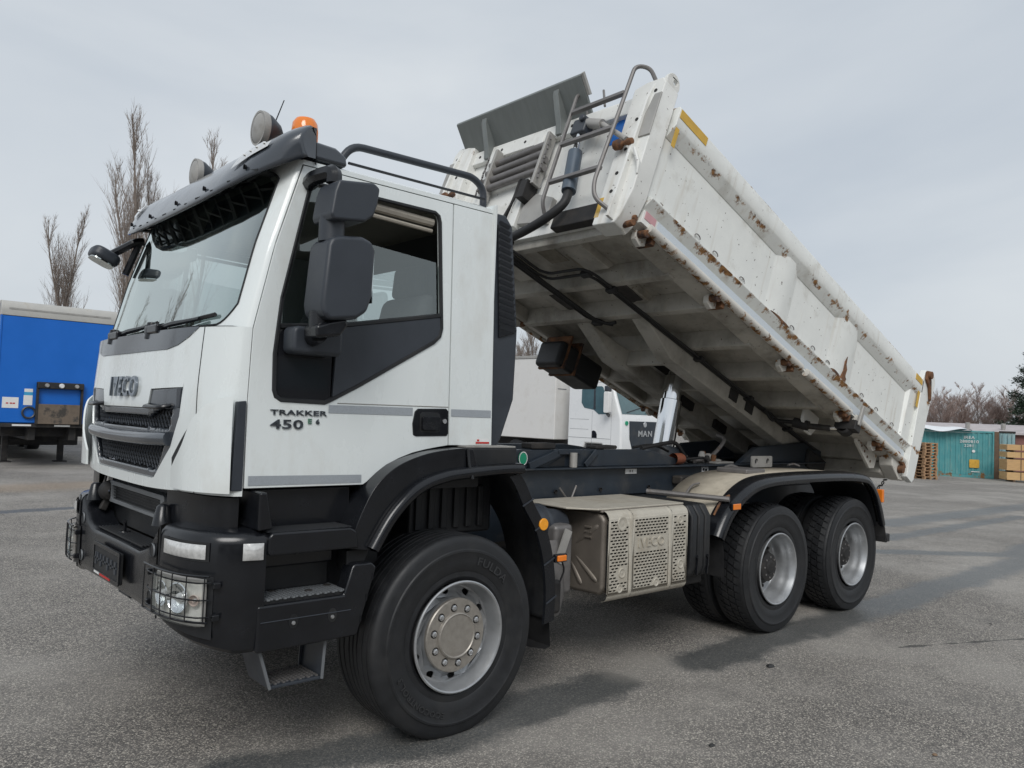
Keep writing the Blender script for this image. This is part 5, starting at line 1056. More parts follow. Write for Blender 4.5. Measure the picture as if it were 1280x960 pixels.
for x, m_ in ((1.13, 'green'),):
    q = P(MB().prism(circle(1.17, 1.418, .042, 22, .05), 'y', -.468, -.462), 'round_sticker', 'green'); MB().panel(circle(1.17, 1.418, .042, 22, .05), [circle(1.17, 1.418, .035, 22, .043)], lambda x, z, d: (x, -.4705+d, z)).build('sticker_ring', 'white_sticker', q)
q = P(MB().box(2.30, 2.44, -.478, -.471, 1.285, 1.325), 'label_plate', 'white_sticker')
MB().text('K 4', .03, lambda x, y, z: (2.37+x, -.479-z, 1.305+y), .001).build('label_print', 'blk', q)
q = P(MB().box(3.36, 3.46, -.478, -.471, 1.27, 1.33), 'label_plate', 'white_sticker'); MB().box(3.375, 3.40, -.480, -.478, 1.29, 1.315).box(3.41, 3.44, -.480, -.478, 1.28, 1.31).build('label_print', 'blk', q)
m_ = MB(); m_.tube([(1.52, -.50, 1.20), (1.60, -.52, 1.10), (1.56, -.5, 1.08)], .008, 5).tube([(1.70, -.50, 1.21), (1.62, -.52, 1.10)], .008, 5).lathe([(.001, -.03), (.03, -.03), (.03, .03)], 10, 'y', (1.61, -.5, 1.09)); P(m_, 'pipe_clip', 'steel')
# top clutter behind the cab and around the tipping cylinder
R = random.Random(5)
m_ = MB(); m_.box(.42, 1.08, -.46, .46, 1.36, 1.40); P(m_, 'walkway_plate', 'dark', .006)
m_ = MB(); m_.prism([(.05, -1.21), (.42, -1.21), (.42, -.46), (.05, -.46)], 'z', 1.537, 1.545); P(m_, 'chequer_plate', 'lgrey')
for k in range(12):
    x, y = R.uniform(.5, 1.05), R.uniform(-.42, .3); m_ = MB(); m_.box(x, x+R.uniform(.04, .16), y, y+R.uniform(.04, .16), 1.40, 1.40+R.uniform(.03, .09)); P(m_, 'valve_block', R.choice(['dark', 'steel', 'dark']), .01)
m_ = MB(); m_.box(1.25, 1.5, -.47, -.35, 1.485, 1.53); P(m_, 'rest_pad', 'dark', .012); m_ = MB(); m_.box(1.95, 2.2, -.47, -.35, 1.485, 1.515); P(m_, 'rest_pad', 'dark', .012)
hcm = Matrix.Translation((3.37, 0, 1.28)) @ (Vector((.215, .0, .95)).normalized().to_track_quat('Z', 'Y').to_matrix().to_4x4())
cy = P(MB(hcm).lathe([(.001, -.25), (.16, -.25), (.165, .16), (.15, .2), (.12, .21)], 32, 'z'), 'tipping_cylinder', 'chassis', sharp=40)
MB(hcm).lathe([(.102, .15), (.102, .66), (.097, .665), (.090, .665)], 40, 'z').build('cylinder_stage', 'chrome', cy)
MB(hcm).lathe([(.086, .6), (.086, .90), (.08, .905), (.075, .905)], 40, 'z').build('cylinder_stage', 'chrome', cy)
MB(hcm).lathe([(.070, .8), (.070, 1.30)], 40, 'z').build('cylinder_stage', 'chrome', cy)
MB().box(3.1, 3.65, -.42, .42, 1.15, 1.26).build('cylinder_cradle', 'chassis', cy, .02)
for k, pts in enumerate(([(2.55, -.43, 1.49), (2.9, -.40, 1.53), (3.12, -.36, 1.53), (3.28, -.34, 1.42), (3.38, -.33, 1.36)], [(3.5, -.3, 1.36), (3.75, -.3, 1.40), (3.98, -.3, 1.56), (4.0, -.2, 1.6)], [(3.2, -.36, 1.38), (3.5, -.38, 1.40), (3.62, -.36, 1.36)], [(2.6, -.30, 1.49), (2.9, -.28, 1.51), (3.2, -.22, 1.45)])):
    P(MB().tube(spline(pts, 5), .018 if k < 2 else .012, 8), 'hydraulic_hose', 'rubber' if k != 1 else 'steel')
for k in range(16):
    x, y, z = R.uniform(3.4, 3.85), R.uniform(-.42, -.2), R.uniform(1.34, 1.42); m_ = MB(); m_.lathe([(.001, .05), (.018+R.random()*.014, .045), (.022+R.random()*.014, 0), (.02, -.03)], 8, R.choice('xyz'), (x, y, z)); P(m_, 'hydraulic_fitting', R.choice(['steel', 'dark', 'lgrey', 'rust']))
m_ = MB(); m_.lathe([(.001, .08), (.04, .075), (.05, .04), (.05, -.06)], 14, 'x', (3.02, -.455, 1.40)); P(m_, 'pivot_cap', mat('rust_orange_paint', (.22, .07, .035), .6, 0, .3, 12)); m_ = MB(); m_.box(2.92, 3.1, -.58, -.47, 1.18, 1.26); P(m_, 'rope_bracket', 'dark', .02); m_ = MB(); m_.box(3.08, 3.18, -.62, -.52, 1.16, 1.26); P(m_, 'rope_block', 'steel', .02)
P(MB().box(3.62, 3.9, -.46, -.3, 1.35, 1.365), 'white_plate', 'lgrey')
# axles, springs, shafts, engine mass
for x, r_ in ((0, .075), (3.462, .10), (4.842, .10)):
    ax = P(MB().tube([(x, -1.0, .525), (x, 1.0, .525)], r_, 14), 'axle', 'dark'); MB().lathe([(.02, -.22), (.14, -.18), (.22, 0), (.14, .18), (.02, .22)], 20, 'y', (x, .0 if x else .2, .54)).build('differential', 'dark', ax)
for s_ in (-1, 1):
    m_ = MB()
    for k in range(4): m_.tube(spline([(-.8+.12*k, s_*.48, .80+.02*k), (0, s_*.48, .66+.028*k), (.8-.12*k, s_*.48, .80+.02*k)], 6), .02, 4, flat=.6)
    P(m_, 'leaf_spring', 'dark'); m_ = MB()
    for k in range(5): m_.tube(spline([(3.4+.1*k, s_*.5, .62+.03*k), (4.15, s_*.5, .80+.028*k), (4.9-.1*k, s_*.5, .62+.03*k)], 6), .022, 4, flat=.6)
    P(m_, 'leaf_spring', 'dark')
    P(MB().lathe([(.05, -.2), (.055, .1), (.03, .11), (.03, .3)], 12, 'z', (-.18, s_*.72, .95)), 'shock_absorber', 'dark'); P(MB().tube([(-.05, s_*.62, 1.30), (.02, s_*.75, 1.0), (.0, s_*.85, .75)], .022, 8), 'brake_hose', 'rubber')
P(MB().box(-.95, .35, -.36, .36, .62, 1.32), 'engine', 'dark', .05); P(MB().box(-.15, .45, -.98, -.45, 1.02, 1.36), 'wheel_well_box', 'blkm', .02); P(MB().box(-.15, .45, .45, .98, 1.02, 1.36), 'wheel_well_box', 'blkm', .02)
for k in range(6): P(MB().box(-.12+.09*k, -.08+.09*k, -1.0, -.975, 1.06+.0*k, 1.30), 'wheel_well_rib', 'blkm', .006)
P(MB().box(-.46, -.36, -1.0, -.6, .82, 1.36), 'wheel_well_front', 'blkm'); P(MB().tube([(.5, 0, .66), (3.3, 0, .6)], .06, 14), 'drive_shaft', 'dark'); P(MB().tube([(3.6, 0, .58), (4.7, 0, .58)], .06, 14), 'drive_shaft', 'dark')
P(MB().box(.55, 2.3, .5, 1.15, .5, 1.05), 'fuel_tank', 'dark', .08, seg=4)
# filter and pipes between the front mudguard and the exhaust box
m_ = MB(); m_.lathe([(.001, -.10), (.12, -.10), (.135, -.08), (.135, .05), (.15, .06), (.15, .085), (.12, .10), (.10, .28)], 28, 'x', (.88, -.86, 1.0)); P(m_, 'air_filter', 'dgrey', sharp=40)
m_ = MB(); m_.box(.93, 1.10, -1.06, -.6, .58, 1.03); P(m_, 'urea_tank', 'steel', .03, seg=3); m_ = MB(); m_.lathe([(.10, .30), (.13, .45), (.10, .72), (.09, .78)], 20, 'z', (.93, -.98, .16)); P(m_, 'air_vessel', 'steel')
m_ = MB(); m_.box(.80, .95, -1.12, -.9, .48, .70); P(m_, 'separator', 'dark', .03); m_ = MB(); m_.bar((.93, -1.09, .80), (1.02, -1.09, 1.0), .012, .06); P(m_, 'bracket', 'lgrey')
# ---- exhaust box
ex = P(MB().box(1.32, 2.15, -1.15, -.50, .56, 1.09), 'exhaust_box', 'muffend', .04, seg=3)
def face(x, z, d=0):
    # rounded vertical section: flat front at y=-1.2, rolled over at top and bottom
    r = .06
    if z > 1.115-r: t = (z-(1.115-r))/r; y = -1.2+r*(1-math.cos(t*PI/2)); zz = 1.115-r+r*math.sin(t*PI/2)
    elif z < .515+r: t = ((.515+r)-z)/r; y = -1.2+r*(1-math.cos(t*PI/2)); zz = .515+r-r*math.sin(t*PI/2)
    else: y, zz = -1.2, z
    return (x, y-d, zz)
bands = ((1.285, 1.50), (1.535, 1.935), (1.97, 2.155))
for (xa, xb) in bands:
    xs = [xa+(xb-xa)*k/4 for k in range(5)]; m_ = MB()
    m_.grid([[face(x, z) for z in [1.055+.06*k/5 for k in range(6)]] for x in (xa, xb)]); m_.grid([[face(x, z) for z in [.515+.06*k/5 for k in range(6)]] for x in (xa, xb)])
    holes = []; rowz = .592; rr = 0
    while rowz < 1.046:
        x = xa+.022+(.018 if rr % 2 else 0)
        while x+.026 < xb-.012:
            bad = False
            if xa > 1.5 and xa < 1.9 and .835 < rowz < .935: bad = True
            for (bx_, bz_) in ((1.42, 1.055), (1.43, .70), (1.41, .56), (1.80, .58), (2.08, .70), (2.06, 1.04)):
                if math.hypot(x+.013-bx_, rowz-bz_) < .055: bad = True
            if not bad: holes.append([(x, rowz-.0055), (x+.026, rowz-.0055), (x+.030, rowz), (x+.026, rowz+.0055), (x, rowz+.0055), (x-.004, rowz)])
            x += .0375
        rowz += .0205; rr += 1
    m_.panel([(xa, .575), (xb, .575), (xb, 1.055), (xa, 1.055)], holes, lambda x, z, d: face(x, z, d), .004); m_.build('perforated_cover', 'muff', ex, sharp=30)
for xa, xb in ((1.50, 1.535), (1.935, 1.97)):
    m_ = MB(); m_.grid([[face(x, .515+.6*k/24, o_) for k in range(25)] for x, o_ in ((xa, 0), (xa+.008, .006), (xb-.008, .006), (xb, 0))]); m_.build('cover_bead', 'muff', ex, sharp=50)
MB().box(1.30, 2.15, -1.185, -1.17, .60, 1.03).build('cover_backing', 'blkm', ex)
for (bx_, bz_, r_) in ((1.42, 1.03, .05), (1.43, .70, .035), (1.41, .60, .03), (1.80, .60, .03), (2.08, .70, .035), (2.06, 1.02, .03)):
    m_ = MB(); c_ = face(bx_, bz_); m_.lathe([(r_, .002), (r_*.94, -.004), (r_*.8, -.005), (r_*.62, .0), (r_*.3, -.001), (.001, -.003)], 20, 'y', (c_[0], c_[1], c_[2])); m_.build('cover_dimple', 'muff', ex, sharp=50)
m_ = MB(); m_.text('IVECO', .088, lambda x, y, z: (1.735+x, -1.198-z, .885+y), .010, sx=1.12, bold=.0012); m_.build('embossed_lettering', 'muff', ex)
MB().panel([(1.535, .835), (1.935, .835), (1.935, .935), (1.535, .935)], [], lambda x, z, d: face(x, z, d+.0005)).build('lettering_field', 'muff', ex) if False else None
# end plate with stamped ribs
m_ = MB(); m_.prism([(-1.165, .60), (-1.13, .555), (-.60, .54), (-.55, .60), (-.55, 1.05), (-.6, 1.10), (-1.12, 1.10), (-1.165, 1.06)], 'x', 1.275, 1.34); m_.build('end_plate', 'muffend', ex, .03, 4)
for a, b in (((-1.12, 1.02), (-.90, .86)), ((-1.12, .64), (-.90, .80)), ((-.98, .60), (-.86, .76)), ((-.62, 1.03), (-.80, .86)), ((-.62, .62), (-.8, .80))):
    MB().tube([(1.285, a[0]+(b[0]-a[0])*t, a[1]+(b[1]-a[1])*t) for t in (0, .04, .15, .5, .85, .97, 1)], [.004, .016, .022, .02, .014, .008, .003], 10).build('stamped_rib', 'muffend', ex)
for k in range(3): MB().tube([(1.271, -1.06, .93+.033*k), (1.271, -1.0, .93+.033*k)], .009, 6).build('stamped_slot', 'muffend', ex)
m_ = MB(); m_.prism([(1.12, -.52), (1.10, -.98), (1.25, -1.14), (2.18, -1.14), (2.2, -.52)], 'z', 1.118, 1.13); m_.build('heat_shield', 'muff', ex, .004)
m_ = MB(); m_.box(1.27, 2.17, -1.15, -.52, 1.10, 1.12); m_.build('top_plate', 'muffend', ex, .01)
# ribbed black cover behind it
for k in range(3):
    m_ = MB(); m_.prism([(-1.185+.0*k, .60), (-1.205, .66), (-1.205, 1.03), (-1.15, 1.115), (-.55, 1.125), (-.55, .58), (-1.15, .575)], 'x', 2.20+.085*k, 2.275+.085*k); o_ = P(m_, 'battery_cover', 'blkm', .02, seg=3) if k == 0 else m_.build('cover_rib', 'blkm', o_ if k == 1 else o_, .02, 3)
for x in (2.27, 2.40): m_ = MB(); m_.bar((x, -1.215, .74), (x, -1.205, .60), .016, .01).lathe([(.001, .0), (.014, 0), (.014, .02)], 8, 'y', (x, -1.22, .73)); m_.build('cover_latch', 'blk', o_)
P(MB().box(2.2, 2.5, -1.1, -.5, .50, .60), 'battery_tray', 'dark', .02)
# ---- rear mudguards
for s_ in (-1, 1):
    rc = spline([(2.50, .86), (2.56, .955), (2.66, 1.065), (2.86, 1.19), (3.12, 1.262), (3.6, 1.285), (4.41, 1.285), (4.88, 1.262), (5.06, 1.215), (5.20, 1.10), (5.30, .95), (5.38, .78)], 5)
    def nrm(i): a, b = rc[max(i-1, 0)], rc[min(i+1, len(rc)-1)]; d = (b-a).normalized(); return Vector((-d.y, d.x))
    m_ = MB(); m_.grid([[(q.x, s_*1.13, q.y+.03), (q.x, s_*.62, q.y+.03)] for i, q in enumerate(rc)]); rm = P(m_, 'rear_mudguard', 'fendtop'); so_ = rm.modifiers.new('thickness', 'SOLIDIFY'); so_.thickness = .012
    m_ = MB(); m_.grid([[(q.x+nrm(i).x*r, s_*y, q.y+nrm(i).y*r) for r, y in ((.038, 1.12), (.036, 1.20), (.028, 1.24), (.0, 1.262), (-.02, 1.264), (-.045, 1.262), (-.05, 1.24), (-.02, 1.2))] for i, q in enumerate(rc)]); m_.build('mudguard_edge', 'blk', rm, sharp=60)
    m_ = MB(); m_.grid([[(q.x-nrm(i).x*.055, s_*1.20, q.y-nrm(i).y*.055), (q.x-nrm(i).x*.035, s_*.60, q.y-nrm(i).y*.035)] for i, q in enumerate(rc)]); m_.build('mudguard_lining', 'blkm', rm)
    m_ = MB(); m_.grid([[(2.545+.02*k-.002*k*k, s_*y, .93-.095*k) for k in range(5)] for y in (1.235, 1.0, .72)]); m_.build('front_flap', 'rubber', rm)
    m_ = MB(); m_.grid([[(5.38+.018*k, s_*y, .80-.05*k) for k in range(5)] for y in (1.25, 1.0, .62)]); fl_ = m_.build('rear_flap', 'rubber', rm); so_ = fl_.modifiers.new('thickness', 'SOLIDIFY'); so_.thickness = .012
    MB().box(5.42, 5.52, *sorted((s_*1.1, s_*1.25)), .60, .68).build('flap_foot', 'rubber', rm, .008)
    MB().box(5.30, 5.345, *sorted((s_*1.20, s_*1.262)), 1.0, 1.13).build('tail_marker', 'orange', rm, .008)
    mk = MB().box(2.63, 2.75, *sorted((s_*1.235, s_*1.266)), 1.06, 1.115).build('side_marker', 'blk', rm, .006); MB().box(2.64, 2.74, *sorted((s_*1.262, s_*1.274)), 1.065, 1.11).build('marker_lens', 'orange', mk, .005)
    MB().tube([(2.05, s_*.86, 1.135), (2.75, s_*1.20, 1.135)] if False else [(2.40, s_*.62, 1.155), (2.66, s_*1.22, 1.14)], .022, 8).build('support_tube', 'steel', rm)
    for (x, y) in ((2.68, 1.15), (2.78, .80), (3.5, .70), (4.6, .7)): MB().tube(fillet([(x-.12, s_*y, lin(x-.12, [q.x for q in rc], [q.y for q in rc])+.06), (x-.02, s_*y, lin(x-.02, [q.x for q in rc], [q.y for q in rc])+.075), (x+.04, s_*(y+.03), lin(x+.04, [q.x for q in rc], [q.y for q in rc])+.055)], .03), .010, 6).build('mudguard_clip', 'rust' if x < 2.7 else 'steel', rm)
    q_ = MB(); q_.panel(rounded(3.9, 4.25, 1.325, 1.43, .015), [circle(3.97, 1.38, .028, 14), circle(4.17, 1.38, .028, 14)], lambda x, z, d: (x, s_*(.66+d), z), .02); q_.build('lug_plate', 'lgrey', rm, .003)
    MB().box(3.25, 3.55, *sorted((s_*.70, s_*1.0)), 1.30, 1.345).build('top_bracket', 'steel', rm, .012)
    MB().prism([(2.60, 1.01), (2.52, .92), (2.60, .90), (2.72, 1.02)], 'y', *sorted((s_*.95, s_*1.05))).build('guard_gusset', 'rust', rm)
# ---- tipper body, in its own tilted frame: local x = -u (front at -4.95), y lateral, z = height above the hinge line
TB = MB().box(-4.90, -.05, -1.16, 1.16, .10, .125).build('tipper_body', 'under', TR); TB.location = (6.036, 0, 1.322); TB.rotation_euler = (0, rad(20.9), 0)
def Bd(mb, name, m, bevel=0, seg=2, **k): return mb.build(name, m, TB, bevel, seg, **k)
for s_ in (-1, 1):
    sy = lambda a, b: sorted((s_*a, s_*b))
    # main plate, lower lip and top rail of the side board
    Bd(MB().box(-4.86, -.10, *sy(1.150, 1.192), .20, .97), 'side_board', 'body', .004)
    m_ = MB(); m_.prism([(s_*1.16, .80), (s_*1.195, .735), (s_*1.255, .815), (s_*1.262, .83), (s_*1.262, .965), (s_*1.250, .985), (s_*1.15, .985)], 'x', -4.86, -.10); Bd(m_, 'top_rail', 'body', .005)
    m_ = MB(); m_.prism([(s_*1.17, .125), (s_*1.245, .205), (s_*1.25, .215), (s_*1.195, .24), (s_*1.15, .24), (s_*1.15, .125)], 'x', -4.86, -.10); Bd(m_, 'lower_lip', 'body', .004)
    # upright stiffeners, flush with the rail
    for (u0, u1) in ((2.86, 3.16), (1.60, 2.02), (.12, .34)):
        m_ = MB(); d_ = .16 if u1-u0 > .25 else .03
        
        lo_y, hi_y = (1.206, 1.240) if u1-u0 > .25 else (1.215, 1.235)
        vv = [(x, s_*y, z) for z, yo in ((.215, lo_y), (.86, hi_y)) for x, y in ((-u1-d_*.4, 1.188), (-u1+d_*.6, yo), (-u0-d_*.6, yo), (-u0+d_*.4, 1.188))]
        m_.add(vv, [(3, 2, 1, 0), (4, 5, 6, 7), (0, 1, 5, 4), (1, 2, 6, 5), (2, 3, 7, 6), (3, 0, 4, 7)]); Bd(m_, 'side_post', 'body', .006)
    # reflective strip on a set-back plate, hinge tube below it
    Bd(MB().box(-4.86, -.12, *sy(1.15, 1.205), .03, .13), 'strip_carrier', 'bodyplain', .003)
    Bd(MB().box(-4.70, -.16, *sy(1.205, 1.2085), .050, .129), 'reflective_strip', 'btape')
    if s_ < 0: Bd(MB().box(-4.84, -4.72, *sy(1.205, 1.209), .07, .128), 'red_strip', mat('pale_red_tape', (.55, .30, .32), .4))
    m_ = MB(); m_.tube([(-4.78, s_*1.215, .022), (-2.5, s_*1.215, .022)], .036, 12).tube([(-2.4, s_*1.215, .022), (-1.5, s_*1.215, .022)], .036, 12).tube([(-1.35, s_*1.215, .022), (-.16, s_*1.215, .022)], .036, 12); Bd(m_, 'hinge_tube', 'rustrail')
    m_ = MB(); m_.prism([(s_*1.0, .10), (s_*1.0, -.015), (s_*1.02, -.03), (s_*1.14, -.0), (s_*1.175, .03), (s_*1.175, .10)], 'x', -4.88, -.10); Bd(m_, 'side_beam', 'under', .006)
    # hinge claws and stiffening lugs on the beam
    for u in (4.72, 3.78, 2.62, 1.48, .70):
        m_ = MB(); m_.prism([(-u-.11, .04), (-u-.09, -.06), (-u-.02, -.085), (-u+.05, -.04), (-u+.12, .03)], 'y', *sy(1.10, 1.145)); c_ = Bd(m_, 'hinge_claw', 'rustrail', .008)
        m_ = MB(); m_.tube([(-u-.06, s_*1.12, -.01), (-u-.06, s_*1.22, -.02)], .030, 10); m_.box(-u+.02, -u+.06, *sy(1.06, 1.20), -.05, .04); Bd(m_, 'hinge_pin', 'rust', .006)
    for u in (4.25, 4.0, 3.6, 3.05, 2.75, 2.35, 2.05, 1.7, 1.3, .95, .55, .3):
        m_ = MB(); m_.tube([(-u+.035*math.cos(a_), s_*1.206, .275+.022*math.sin(a_)) for a_ in [PI*k/6 for k in range(7)]], .0045, 5); Bd(m_, 'lashing_ring', 'steel')
    if s_ < 0:
        for u, l_ in ((3.02, .2), (1.95, .14)):
            r_ = random.Random(int(u*100)); pts = []
            for k in range(10):
                t = 2*PI*k/10; pts.append((-u+l_*.6*math.cos(t)*(.55+.8*r_.random()), .222+.016*math.sin(t)*(.5+.9*r_.random())))
            m_ = MB(); m_.prism(pts, 'y', -1.2515, -1.24); o_ = Bd(m_, 'rust_scab', 'rust')
        m_ = MB(); m_.prism([(-1.80, .23), (-1.70, .235), (-1.725, .30), (-1.715, .36), (-1.745, .40), (-1.75, .48), (-1.775, .42), (-1.765, .33)], 'y', -1.226, -1.20); Bd(m_, 'rust_scab', 'rust')
    # yellow corner tapes
    for (x0, x1) in ((-4.855, -4.80),): Bd(MB().box(x0, x1-.0, *sy(1.2585, 1.2535), .70, .86) if False else MB().box(-4.845, -4.805, *sy(1.253, 1.2565), .66, .84), 'corner_tape', 'yellow'); Bd(MB().box(-4.845, -4.50, *sy(1.2625, 1.266), .895, .965), 'corner_tape', 'yellow')
    Bd(MB().box(-.32, -.14, *sy(1.2625, 1.266), .90, .965), 'corner_tape', 'yellow'); Bd(MB().box(-.19, -.14, *sy(1.2535, 1.257), .64, .84), 'corner_tape', 'yellow')
# ---- underside
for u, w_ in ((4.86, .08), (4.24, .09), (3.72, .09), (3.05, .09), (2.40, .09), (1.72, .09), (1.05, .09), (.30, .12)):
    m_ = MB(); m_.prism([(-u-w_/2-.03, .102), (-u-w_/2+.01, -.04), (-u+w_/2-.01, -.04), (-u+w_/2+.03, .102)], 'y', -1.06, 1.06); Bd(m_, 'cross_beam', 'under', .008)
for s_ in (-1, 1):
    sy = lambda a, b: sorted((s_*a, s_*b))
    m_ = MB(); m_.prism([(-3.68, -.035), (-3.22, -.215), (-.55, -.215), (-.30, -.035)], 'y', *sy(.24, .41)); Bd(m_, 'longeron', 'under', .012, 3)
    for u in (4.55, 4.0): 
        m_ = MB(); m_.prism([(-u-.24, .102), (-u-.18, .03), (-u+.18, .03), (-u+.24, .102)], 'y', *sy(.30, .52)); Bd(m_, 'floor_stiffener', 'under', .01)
    for u in (2.05, 1.4): Bd(MB().box(-u-.11, -u+.11, *sy(.20, .245), -.19, -.10), 'beam_opening', 'dark')
    for (u, y) in ((4.0, .38), (3.88, .0)): pass
for (u, y, l_, w_) in ((4.00, .33, .36, .16), (4.02, -.42, .36, .16)):
    r_ = random.Random(int(u*10+y*100)); n = 16; m_ = MB()
    ring = [(-u+l_/2*math.copysign(abs(math.cos(t))**.4, math.cos(t))*(.88+.24*r_.random()), y+w_/2*math.copysign(abs(math.sin(t))**.4, math.sin(t))*(.82+.36*r_.random())) for t in [2*PI*k/n for k in range(n)]]
    m_.prism(ring, 'z', .024, .03); Bd(m_, 'scorched_patch', mat('scorched_paint', (.05, .045, .042), .8, 0, .6, 14))
for (u, y, l_, w_) in ((4.62, -.05, .3, .2), (4.42, -.28, .26, .2)):
    Bd(MB().box(-u-l_/2, -u+l_/2, y-w_/2, y+w_/2, .094, .099), 'primer_patch', mat('primer_patch', (.28, .255, .21), .8, 0, .4, 9))
# cylinder well between the longerons
Bd(MB().box(-3.05, -2.45, -.235, .235, -.02, .09), 'cylinder_well', 'dark', .01)
for x in (-3.06, -2.47): Bd(MB().box(x, x+.04, -.24, .24, -.18, .09), 'well_plate', 'under', .006)
for u in (2.2, 1.9): Bd(MB().box(-u-.07, -u+.07, -.42, -.405, -.17, -.06), 'beam_slot', 'dark')
# hydraulic lines under the floor
for pts, r_ in (([(-4.93, .0, -.06), (-4.62, .0, -.06), (-4.55, -.06, -.06), (-4.55, -.42, -.06), (-4.45, -.47, -.06), (-.6, -.47, -.06)], .012), ([(-4.93, .06, -.06), (-4.55, .06, -.06), (-4.47, .0, -.06), (-4.47, -.38, -.06), (-4.38, -.43, -.06), (-.6, -.43, -.06)], .012), ([(-4.93, .10, -.065), (-3.78, .10, -.065), (-3.66, .02, -.065), (-3.66, -.06, -.05)], .016), ([(-4.93, .14, -.065), (-3.82, .14, -.065), (-3.7, .06, -.065), (-3.62, .0, -.05)], .016)):
    ln_ = Bd(MB().tube(fillet(pts, .05), r_, 8), 'hydraulic_line', 'rubber')
for u, y in ((4.2, -.45), (3.7, .12), (2.9, -.45), (2.0, -.45), (1.2, -.45), (4.47, -.40)): Bd(MB().box(-u-.03, -u+.03, y-.05, y+.05, -.085, -.04), 'line_clamp', 'rubber', .01)
# tailgate lock cylinder at the near side beam
m_ = MB(); m_.panel([(-1.55, .05), (-1.55, -.08), (-1.44, -.17), (-1.34, -.17), (-1.25, -.06), (-1.25, .05)], [circle(-1.40, -.08, .028, 14)], lambda x, z, d: (x, -.80-d, z), .03); Bd(m_, 'lock_bracket', 'bodyplain', .004)
m_ = MB(); m_.tube([(-1.52, -.52, -.10), (-1.50, -.70, -.10)], .02, 8).tube([(-1.50, -.68, -.10), (-1.46, -.82, -.12)], .05, 12).tube([(-1.46, -.82, -.12), (-1.42, -1.02, -.12)], .03, 10); lc = Bd(m_, 'lock_cylinder', 'dark'); Bd(MB().tube([(-1.43, -.95, -.12), (-1.39, -1.12, -.10)], .018, 8), 'lock_rod', 'chrome')
m_ = MB(); m_.lathe([(.05, -.06), (.075, -.04), (.075, .04), (.05, .06)], 18, 'x', (-1.36, -1.14, -.09)); m_.box(-1.42, -1.30, -1.26, -1.05, -.12, -.02); Bd(m_, 'lock_knuckle', 'dark', .01); Bd(MB().bar((-1.36, -1.26, -.06), (-1.36, -1.275, .14), .03, .05), 'lock_claw', 'lgrey', .01); Bd(MB().tube(fillet([(-1.75, -.5, -.08), (-1.66, -.53, -.15), (-1.58, -.52, -.12), (-1.62, -.5, -.07), (-1.75, -.49, -.08)], .05), .014, 6), 'hydraulic_hose', 'rubber')
# tool box hung below the far edge
tbx = Bd(MB().box(-3.50, -2.86, .70, 1.03, -.36, -.10), 'tool_box', 'blkm', .04, 3)
for x in (-3.42, -3.26): Bd(MB().box(x, x+.03, .693, 1.037, -.367, -.02), 'box_strap', 'rust', .004)
# ---- front wall
Bd(MB().box(-4.95, -4.885, -1.16, 1.16, .02, 1.08), 'front_wall', 'bodyplain', .006)
fwp = [(-.96, .10), (-.60, .03), (0, .0), (.60, .03), (.96, .10)]
Bd(MB().box(-5.0, -4.95, -1.16, 1.16, .93, 1.07), 'front_top_beam', 'bodyplain', .008)
for y in (.05, .62): m_ = MB(); m_.prism([(-5.01, .12), (-5.01, 1.0), (-4.95, 1.0), (-4.95, .12)], 'y', y-.05, y+.05); Bd(m_, 'front_rib', 'bodyplain', .006)
for y in (1.05, .85, .55, .25, -.05, -.3): Bd(MB().prism(circle(y, 1.0, .014, 10), 'x', -5.003, -4.999), 'bolt_hole', 'dark')
